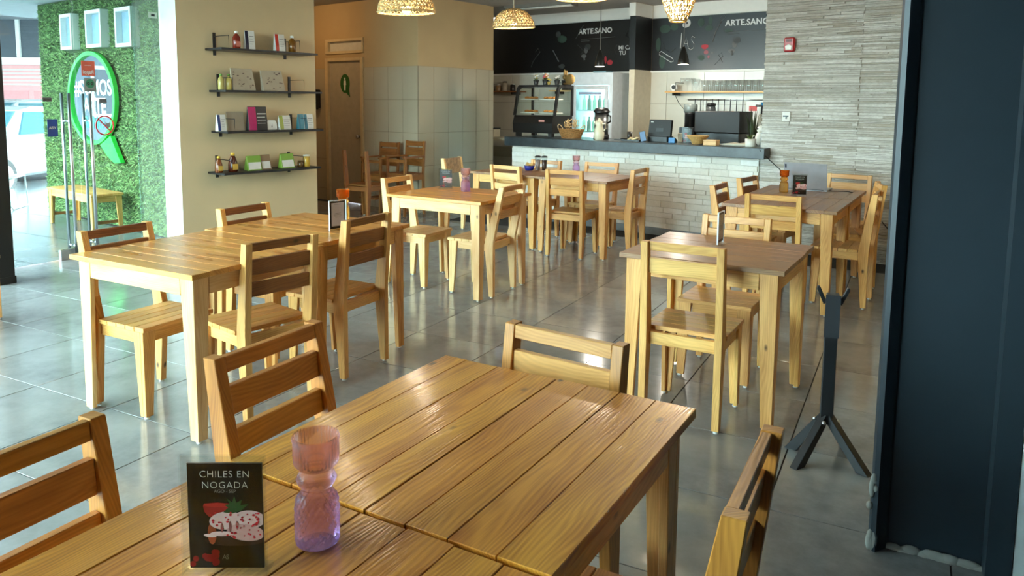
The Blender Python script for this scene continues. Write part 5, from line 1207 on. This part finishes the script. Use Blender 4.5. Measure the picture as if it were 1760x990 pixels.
wcable('thin cable on the kitchen wall beneath the glasses shelf', [(-5.13, YB - 0.02, 1.70), (-5.05, YB - 0.02, 1.55), (-4.92, YB - 0.02, 1.42), (-4.75, YB - 0.02, 1.28), (-4.65, YB - 0.02, 1.15)], 0.004)
# ================================================================== lamps
def lamp_light(name, loc, power, color, r=0.04):
    ld = bpy.data.lights.new(name, 'POINT'); ld.energy = power; ld.color = color; ld.shadow_soft_size = r
    o = bpy.data.objects.new(name, ld); COL.objects.link(o); o.location = loc
    return o
STRAW = mat('woven_straw', (206, 176, 120), rough=0.7, var=0.2, scale=40)
BULB = mat('warm_bulb', (255, 236, 190), emit=(255, 214, 140), estr=14)
CORD = mat('cord_beige', (168, 160, 140), rough=0.7)
def woven(prof, n, seed, m, parent, th=0.007):
    """openwork shade: irregular net of straw strands around a turned form"""
    rn = random.Random(seed); b = MB(); rows = len(prof)
    P = {}
    for i, (r, z) in enumerate(prof):
        for k in range(n):
            a = 2 * PI * (k + 0.5 * (i % 2) + rn.uniform(-0.28, 0.28)) / n
            P[i, k] = (r * math.cos(a), r * math.sin(a), z + (rn.uniform(-0.006, 0.006) if 0 < i < rows - 1 else 0))
    for i in range(rows):
        for k in range(n):
            b.tube([P[i, k], P[i, (k + 1) % n]], th * (1.5 if i == 0 else rn.uniform(0.5, 0.9)), 4)
            if i + 1 < rows:
                d = (k + (1 if i % 2 else -1)) % n
                b.tube([P[i, k], P[i + 1, k]], th * rn.uniform(0.5, 0.9), 4)
                b.tube([P[i, k], P[i + 1, d]], th * rn.uniform(0.4, 0.8), 4)
    return part('woven_shade', b, m, parent)
def dome_lamp(label, x, y, z, R0=0.225, H0=0.2, seed=1, power=17, tilt=0.0):
    t = thing('woven_pendant', label, 'pendant lamp', (x, y, z), 0, 'woven straw pendant lamps')
    prof = [(R0 * math.cos(q), H0 * math.sin(q)) for q in [0, 0.17, 0.34, 0.52, 0.7, 0.88, 1.06, 1.24, 1.40]]
    s = woven(prof, 34, seed, STRAW, t); s.rotation_euler = (tilt, 0, 0)
    part('bulb', MB().ball((0, 0, 0.022), 0.038, 14, 10), BULB, t)
    part('lamp_socket', MB().lathe([(0.02, 0.058), (0.02, 0.14), (0.012, 0.15)], 12), CORD, t)
    part('cord', MB().tube([(0, 0, 0.15), (0, 0, CEIL - z)], 0.009, 8), CORD, t)
    lamp_light('lamp_light', (x, y, z + 0.0), power, (1.0, 0.88, 0.7))
    return t
dome_lamp('large woven straw dome lamp above the middle table', -3.76, 5.27, 2.27, 0.235, 0.21, 1, tilt=R(2))
dome_lamp('woven straw dome lamp hanging in front of the left menu board', -3.955, 7.56, 2.36, 0.23, 0.2, 2, tilt=R(3))
dome_lamp('woven straw dome lamp whose rim just shows at the top of the picture', -2.60, 6.23, 2.44, 0.225, 0.2, 3)
for k_, (x_, y_, lb_) in enumerate(((-3.2, 2.55, 'woven straw dome lamp above the near left table, out of the picture'), (-3.2, 3.75, 'woven straw dome lamp above the far left table, out of the picture'), (-0.86, 4.0, 'woven straw dome lamp above the greyish table, out of the picture'), (-5.4, 1.2, 'woven straw dome lamp near the street windows, out of the picture'))):
    dome_lamp(lb_, x_, y_, 2.42, 0.225, 0.2, 20 + k_, power=(9, 9, 30, 9)[k_])
t = thing('woven_pendant', 'tapering woven straw lamp hanging in front of the right menu board', 'pendant lamp', (-1.68, 6.01, 2.19), 0, 'woven straw pendant lamps')
woven([(0.062, 0), (0.078, 0.035), (0.094, 0.07), (0.108, 0.105), (0.122, 0.14), (0.134, 0.175), (0.142, 0.21), (0.148, 0.25), (0.15, 0.29), (0.142, 0.33), (0.118, 0.36), (0.08, 0.375)], 24, 7, STRAW, t)
part('bulb', MB().ball((0, 0, 0.17), 0.04, 14, 10), BULB, t); part('lamp_socket', MB().lathe([(0.02, 0.205), (0.02, 0.27)], 12), CORD, t); part('cord', MB().tube([(0, 0, 0.27), (0, 0, CEIL - 2.19)], 0.008, 8), CORD, t)
lamp_light('lamp_light', (-1.68, 6.01, 2.19 + 0.10), 34, (1.0, 0.84, 0.62))
for x, lb in ((-5.30, 'small black cone lamp over the counter in front of the left menu board'), (-4.135, 'small black cone lamp over the counter in front of the right menu board')):
    p = WP(x, 8.42, 2.005)
    t = thing('cone_pendant', lb, 'pendant lamp', p, RW, 'black cone lamps over the counter')
    part('cone_shade', MB().lathe([(0.068, 0.0), (0.066, 0.05), (0.05, 0.11), (0.03, 0.17), (0.016, 0.21), (0.012, 0.21), (0.026, 0.165), (0.046, 0.11), (0.062, 0.05), (0.064, 0.0)], 24, cap=False), mat('lamp_black', (20, 20, 18), rough=0.25), t)
    part('diffuser', MB().lathe([(0.063, 0.002), (0.063, 0.010)], 24), mat('lamp_glow', (255, 250, 230), emit=(255, 244, 214), estr=9), t)
    part('cord', MB().tube([(0, 0, 0.21), (0, 0, CEIL - 2.005)], 0.004, 6), mat('cord_grey', (110, 110, 106), rough=0.6), t)
    lamp_light('lamp_light', tuple(Vector(p) + Vector((0, 0, -0.05))), 20, (1.0, 0.93, 0.8))
# fluorescent battens on the kitchen ceiling
def batten(label, x, y, rz, l=0.62):
    t = thing('ceiling_batten', label, 'ceiling lamp', WP(x, y, CEIL), RW + rz, 'fluorescent battens on the ceiling')
    part('batten_tray', MB().prism([(-0.07, 0), (0.07, 0), (0.05, -0.05), (-0.05, -0.05)][::-1], 'x', -l, l), mat('batten_grey', (120, 120, 116), rough=0.5), t)
    for s in (-1, 1): part('tube', MB().tube([(-l + 0.04, s * 0.03, -0.062), (l - 0.04, s * 0.03, -0.062)], 0.012, 10), mat('tube_off', (206, 208, 204), rough=0.3), t)
    for s in (-1, 1): part('end_cap', bx(s * l - 0.012, s * l + 0.012, -0.06, 0.06, -0.076, -0.02), mat('batten_cap', (90, 90, 86), rough=0.5), t)
batten('grey fluorescent batten on the ceiling above the pastry case', -6.75, 9.05, R(0))
batten('fluorescent batten at the top of the picture beside the stone wall', -3.75, 8.3, R(0), 0.42)
# warm downlight of the washroom alcove
t = thing('downlight', 'small round warm downlight in the alcove ceiling', 'ceiling lamp', WP(-9.35, 6.35, CEIL), RW)
part('trim_ring', MB().lathe([(0.07, -0.012), (0.07, 0.0)], 20), WHITE, t)
part('glow_disc', MB().lathe([(0.05, -0.016), (0.05, -0.0125)], 20), mat('downlight_glow', (255, 220, 160), emit=(255, 196, 110), estr=8), t)
lamp_light('lamp_light', tuple(WP(-9.35, 6.35, CEIL - 0.08)), 9, (1.0, 0.66, 0.33))

# ================================================================== stickers on the glass (read from the street side)
def sticker(name, label, y0, y1, z0, z1, m):
    t = thing(name, label, 'sticker', (XG + 0.0065, (y0 + y1) / 2, (z0 + z1) / 2), 0, 'stickers on the glass doors')
    w, h = (y1 - y0) / 2, (z1 - z0) / 2
    part('backing', bx(0, 0.001, -w, w, -h, h), m, t)
    return t
def mtext(t, body, size, m, z=0.0, x=0.0014, bold=0.001):
    # mirrored lettering: the sticker faces the street
    o = text('lettering', body, size, m, t, (x, 0, z), (PI / 2, 0, -PI / 2), ext=0.0003, bold=bold)
    return o
t = sticker('delivery_sticker', 'orange-red delivery sticker on the glass door above the owl sticker', 4.60, 4.737, 1.75, 1.894, mat('sticker_red', (226, 96, 72), rough=0.4)); mtext(t, 'Rappi', 0.05, WHITE, -0.035); mtext(t, 'Restaurante', 0.014, WHITE, 0.03, bold=0)
t = sticker('owl_sticker', 'grey sticker with a green owl face on the glass door', 4.62, 4.742, 1.60, 1.73, mat('sticker_grey', (150, 160, 156), rough=0.4))
part('green_disc', MB().prism([(0.044 * math.cos(a), 0.012 + 0.044 * math.sin(a)) for a in [2 * PI * k / 24 for k in range(24)]], 'x', 0.001, 0.0016), mat('owl_green', (34, 132, 96), rough=0.4), t)
for s in (-1, 1):
    part('owl_eye', MB().prism([(s * 0.018 + 0.015 * math.cos(a), 0.012 + 0.015 * math.sin(a)) for a in [2 * PI * k / 16 for k in range(16)]], 'x', 0.0016, 0.002), BLACKP, t)
    part('owl_pupil', MB().prism([(s * 0.018 + 0.006 * math.cos(a), 0.012 + 0.006 * math.sin(a)) for a in [2 * PI * k / 12 for k in range(12)]], 'x', 0.002, 0.0023), mat('owl_green', (34, 132, 96)), t)
mtext(t, 'tripadvisor', 0.017, BLACKP, -0.05, bold=0)
t = sticker('card_sticker', 'blue card-payment sticker on the left glass door', 4.246, 4.34, 1.178, 1.34, mat('sticker_blue', (44, 84, 176), rough=0.4)); mtext(t, 'VISA', 0.034, WHITE)
t = sticker('push_sticker', 'grey push sticker on the left glass door', 4.215, 4.30, 1.502, 1.54, mat('sticker_dark', (104, 110, 112), rough=0.4)); mtext(t, 'EMPUJE', 0.02, BLACKP, bold=0)
t = sticker('push_sticker', 'grey push sticker on the right glass door', 4.765, 4.845, 1.488, 1.534, mat('sticker_dark', (104, 110, 112), rough=0.4)); mtext(t, 'EMPUJE', 0.02, BLACKP, bold=0)
t = thing('no_pets_sticker', 'round red no-pets sticker on the right glass door', 'sticker', (XG + 0.0065, 4.812, 1.27), 0, 'stickers on the glass doors')
part('red_ring', MB().tube([(0.002, 0.092 * math.cos(a), 0.092 * math.sin(a)) for a in [2 * PI * k / 36 for k in range(37)]], 0.007, 6), mat('sign_red', (210, 30, 40), rough=0.4), t)
part('red_bar', MB().tube([(0.002, -0.065, 0.065), (0.002, 0.065, -0.065)], 0.006, 6), mat('sign_red', (210, 30, 40)), t)
part('dog_head', MB().prism([(0.01, -0.02), (0.05, -0.025), (0.06, 0.0), (0.055, 0.04), (0.04, 0.02), (0.025, 0.022), (0.012, 0.042), (0.005, 0.01)], 'x', 0.0, 0.0008), mat('dog_grey', (150, 152, 156), rough=0.5), t)
t = sticker('door_sensor', 'pale sensor plate high on the narrow glass pane', 5.335, 5.44, 2.37, 2.43, mat('sensor_plate', (196, 206, 190), rough=0.5)); t.location.x += 0.021; t['category'] = 'sensor'; part('sensor_lens', bx(0.001, 0.006, -0.02, 0.02, -0.012, 0.012), BLACKP, t)

# ================================================================== outside the glass
GRN = mat('bubble_green', (40, 210, 70), rough=0.35, var=0.02)
t = thing('bubble_mirror', 'round mirror with bright green speech-bubble rim on the turf wall', 'mirror', WP(-9.85, 4.12, 1.535), RW)
def ring(rx, rz, w, n=48):
    vs = []; fs = []
    for k in range(n):
        a = 2 * PI * k / n
        for rr, y in ((1, 0), (1 + w, 0), (1 + w, -0.05), (1, -0.05)): vs.append((rx * rr * math.cos(a), y, rz * rr * math.sin(a)))
    for k in range(n):
        j = (k + 1) % n
        for q in range(4): fs.append((4 * k + q, 4 * k + (q + 1) % 4, 4 * j + (q + 1) % 4, 4 * j + q))
    return MB().add(vs, fs)
part('green_rim', ring(0.6, 0.52, 0.09), GRN, t)
part('bubble_tail', MB().prism([(0.22, -0.56), (0.5, -0.44), (0.62, -0.6), (0.74, -0.75), (0.56, -0.76), (0.38, -0.68)], 'y', -0.05, 0), GRN, t)
part('mirror_glass', MB().prism([(0.6 * math.cos(a), 0.52 * math.sin(a)) for a in [2 * PI * k / 48 for k in range(48)]], 'y', -0.02, -0.005), mat('mirror', (232, 238, 240), rough=0.02, metal=1.0, var=0.0), t)
text('lettering', '#SOMOS', 0.26, WHITE, t, (0.02, -0.022, 0.12), bold=0.006)
text('lettering', 'ARTE', 0.26, WHITE, t, (0.05, -0.022, -0.10), bold=0.006)
text('lettering', 'SANO', 0.20, mat('teal_letter', (70, 180, 160), rough=0.4), t, (0.02, -0.022, -0.30), bold=0.006)

# pink house across the street
t = thing('pink_house', 'pale pink house front with a dark upper storey across the street', 'building', (-21.5, 12.6, -0.13), R(28))
PKW = mat('pink_wall', (222, 160, 160), rough=0.7, var=0.04); DKW = mat('dark_upper', (64, 74, 84), rough=0.5)
part('ground_storey', bx(-6, 6, 0, 3, 0, 2.75), PKW, t)
part('white_cornice', bx(-6.05, 6.05, -0.12, 0, 2.55, 2.75), WHITE, t)
for k in range(5): part('cornice_line', bx(-6, 6, -0.03, 0, 2.0 + 0.1 * k, 2.04 + 0.1 * k), mat('grey_line', (206, 200, 196), rough=0.6), t)
for k in range(8): part('wall_panel', bx(-5.8 + 1.45 * k, -4.5 + 1.45 * k, -0.025, 0, 0.3, 1.85), mat('pink_panel', (214, 146, 148), rough=0.7), t)
part('upper_storey', bx(-6, 6, 0.02, 3, 2.76, 4.2), DKW, t)
for k in range(5): part('white_post', bx(-5.6 + 2.6 * k, -5.5 + 2.6 * k, -0.04, 0.02, 2.76, 4.2), WHITE, t)
part('roof_slab', bx(-6.3, 6.3, -0.5, 3.2, 4.21, 4.6), mat('pale_blue_slab', (176, 196, 208), rough=0.6), t)

# grey house added opposite, to darken what the round mirror reflects
t = thing('mirror_backdrop_house', 'grey-blue house front with dark windows, added for the mirror to reflect', 'building', (-25, -6, -0.13), R(80))
part('house_wall', bx(-11, 11, 0, 4, 0, 5.2), mat('grey_blue_wall', (112, 126, 136), rough=0.8), t)
part('roof_edge', bx(-11.2, 11.2, -0.4, 4.2, 5.2, 5.5), mat('dark_upper', (64, 74, 84)), t)
for k in range(6):
    w_ = part('window_frame', bx(-9.6 + 3.4 * k, -7.9 + 3.4 * k, -0.05, 0, 1.1, 2.6), WHITE, t); part('pane', bx(-9.5 + 3.4 * k, -8.0 + 3.4 * k, -0.07, -0.05, 1.2, 2.5), mat('dark_upper', (64, 74, 84)), w_)

# white parked cars
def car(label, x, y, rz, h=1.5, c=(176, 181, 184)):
    t = thing('parked_car', label, 'car', (x, y, -0.13), rz, 'white cars parked across the street')
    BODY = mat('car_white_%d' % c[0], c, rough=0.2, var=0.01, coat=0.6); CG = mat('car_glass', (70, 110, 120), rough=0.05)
    low = [(-2.05, 0.35), (-1.75, 0.28), (1.8, 0.28), (2.05, 0.4), (2.1, 0.72), (1.95, 0.86), (1.1, 0.95), (-1.7, 0.98), (-2.08, 0.85)]
    cab = [(-1.75, 0.97), (1.12, 0.94), (0.45, h - 0.06), (0.1, h), (-1.1, h), (-1.5, h - 0.1)]
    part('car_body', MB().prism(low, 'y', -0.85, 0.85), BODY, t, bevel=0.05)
    b = MB(); n = len(cab)
    vs = [(p[0], -0.80 if p[1] < 1.1 else -0.66, p[1]) for p in cab] + [(p[0], 0.80 if p[1] < 1.1 else 0.66, p[1]) for p in cab]
    b.add(vs, [tuple(range(n - 1, -1, -1)), tuple(range(n, 2 * n))] + [(i, (i + 1) % n, n + (i + 1) % n, n + i) for i in range(n)])
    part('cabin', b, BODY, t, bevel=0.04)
    part('windscreen', MB().hexa([(1.07, -0.66, 1.0), (1.07, 0.66, 1.0), (1.0, 0.66, 1.0), (1.0, -0.66, 1.0), (0.52, -0.58, h - 0.08), (0.52, 0.58, h - 0.08), (0.45, 0.58, h - 0.08), (0.45, -0.58, h - 0.08)]), CG, t)
    for s in (-1, 1):
        for a, b_ in ((-1.45, -0.45), (-0.38, 0.75)):
            part('side_window', MB().hexa([(a, s * 0.82, 1.02), (b_, s * 0.82, 1.02), (b_, s * 0.76, 1.02), (a, s * 0.76, 1.02), (a + 0.05, s * 0.70, h - 0.09), (b_ - 0.32 * (b_ > 0), s * 0.70, h - 0.09), (b_ - 0.32 * (b_ > 0), s * 0.64, h - 0.09), (a + 0.05, s * 0.64, h - 0.09)]), CG, t)
        for x0 in (-1.3, 1.3):
            w = part('wheel', MB().lathe([(0.3, -0.1), (0.32, -0.08), (0.32, 0.08), (0.3, 0.1)], 24), BLACKP, t, (x0, s * 0.78, 0.32), (PI / 2, 0, 0))
            part('hub_cap', MB().lathe([(0.2, -0.112), (0.2, 0.112)], 18), STEEL, w)
        part('headlamp', bx(1.9, 2.09, s * 0.62 - 0.16, s * 0.62 + 0.16, 0.62, 0.76), mat('lamp_clear', (206, 214, 220), rough=0.1), t, bevel=0.02)
    part('bumper_strip', bx(2.06, 2.12, -0.6, 0.6, 0.42, 0.54), BLACKP, t)
    return t
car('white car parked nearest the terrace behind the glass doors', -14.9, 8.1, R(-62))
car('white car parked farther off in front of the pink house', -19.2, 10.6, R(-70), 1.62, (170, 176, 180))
# metal chair on the terrace
t = thing('terrace_chair', 'white wire-framed chair on the terrace outside', 'chair', (-11.2, 6.0, -0.004), R(40))
TW = mat('white_tube', (226, 232, 232), rough=0.3)
for s in (-1, 1):
    part('side_frame', MB().tube([(s * 0.25, 0.28, 0.012), (s * 0.25, -0.22, 0.012), (s * 0.25, -0.30, 0.06), (s * 0.25, -0.32, 0.45), (s * 0.25, -0.40, 0.85)], 0.012, 8), TW, t)
    part('front_leg', MB().tube([(s * 0.25, 0.28, 0.012), (s * 0.25, 0.22, 0.44), (s * 0.25, -0.32, 0.43)], 0.012, 8), TW, t)
part('seat_sling', MB().hexa([(-0.24, -0.32, 0.42), (0.24, -0.32, 0.42), (0.24, 0.23, 0.445), (-0.24, 0.23, 0.445), (-0.24, -0.32, 0.432), (0.24, -0.32, 0.432), (0.24, 0.23, 0.457), (-0.24, 0.23, 0.457)]), mat('pale_sling', (190, 200, 204), rough=0.6), t)
part('back_sling', MB().hexa([(-0.24, -0.33, 0.5), (0.24, -0.33, 0.5), (0.24, -0.34, 0.5), (-0.24, -0.34, 0.5), (-0.24, -0.40, 0.84), (0.24, -0.40, 0.84), (0.24, -0.41, 0.84), (-0.24, -0.41, 0.84)]), mat('pale_sling', (190, 200, 204)), t)
part('cross_bar', MB().tube([(-0.25, -0.40, 0.85), (0.25, -0.40, 0.85)], 0.012, 8), TW, t)
# shrub by the pink house
t = thing('street_shrub', 'small green shrub in front of the pink house', 'shrub', (-16.6, 11.6, -0.13))
rn = random.Random(31); b = MB()
for k in range(260):
    a, e, r = rn.uniform(0, 6.28), rn.uniform(-0.3, 1.5), rn.uniform(0.5, 0.75)
    c = Vector((r * math.cos(a) * math.cos(e), r * math.sin(a) * math.cos(e), 1.0 + 0.9 * r * math.sin(e)))
    d = Vector((rn.uniform(-1, 1), rn.uniform(-1, 1), rn.uniform(-1, 1))).normalized() * 0.14; f = d.cross(Vector((0.3, 0.2, 1))).normalized() * 0.06
    b.add([c - d, c + f, c + d, c - f], [(0, 1, 2, 3)])
o = part('foliage', b, mat('shrub_green', (92, 140, 96), rough=0.6), t); o['kind'] = 'stuff'
part('stem', MB().tube([(0, 0, 0), (0.02, 0, 0.9)], 0.04, 8), W_OLD, t)
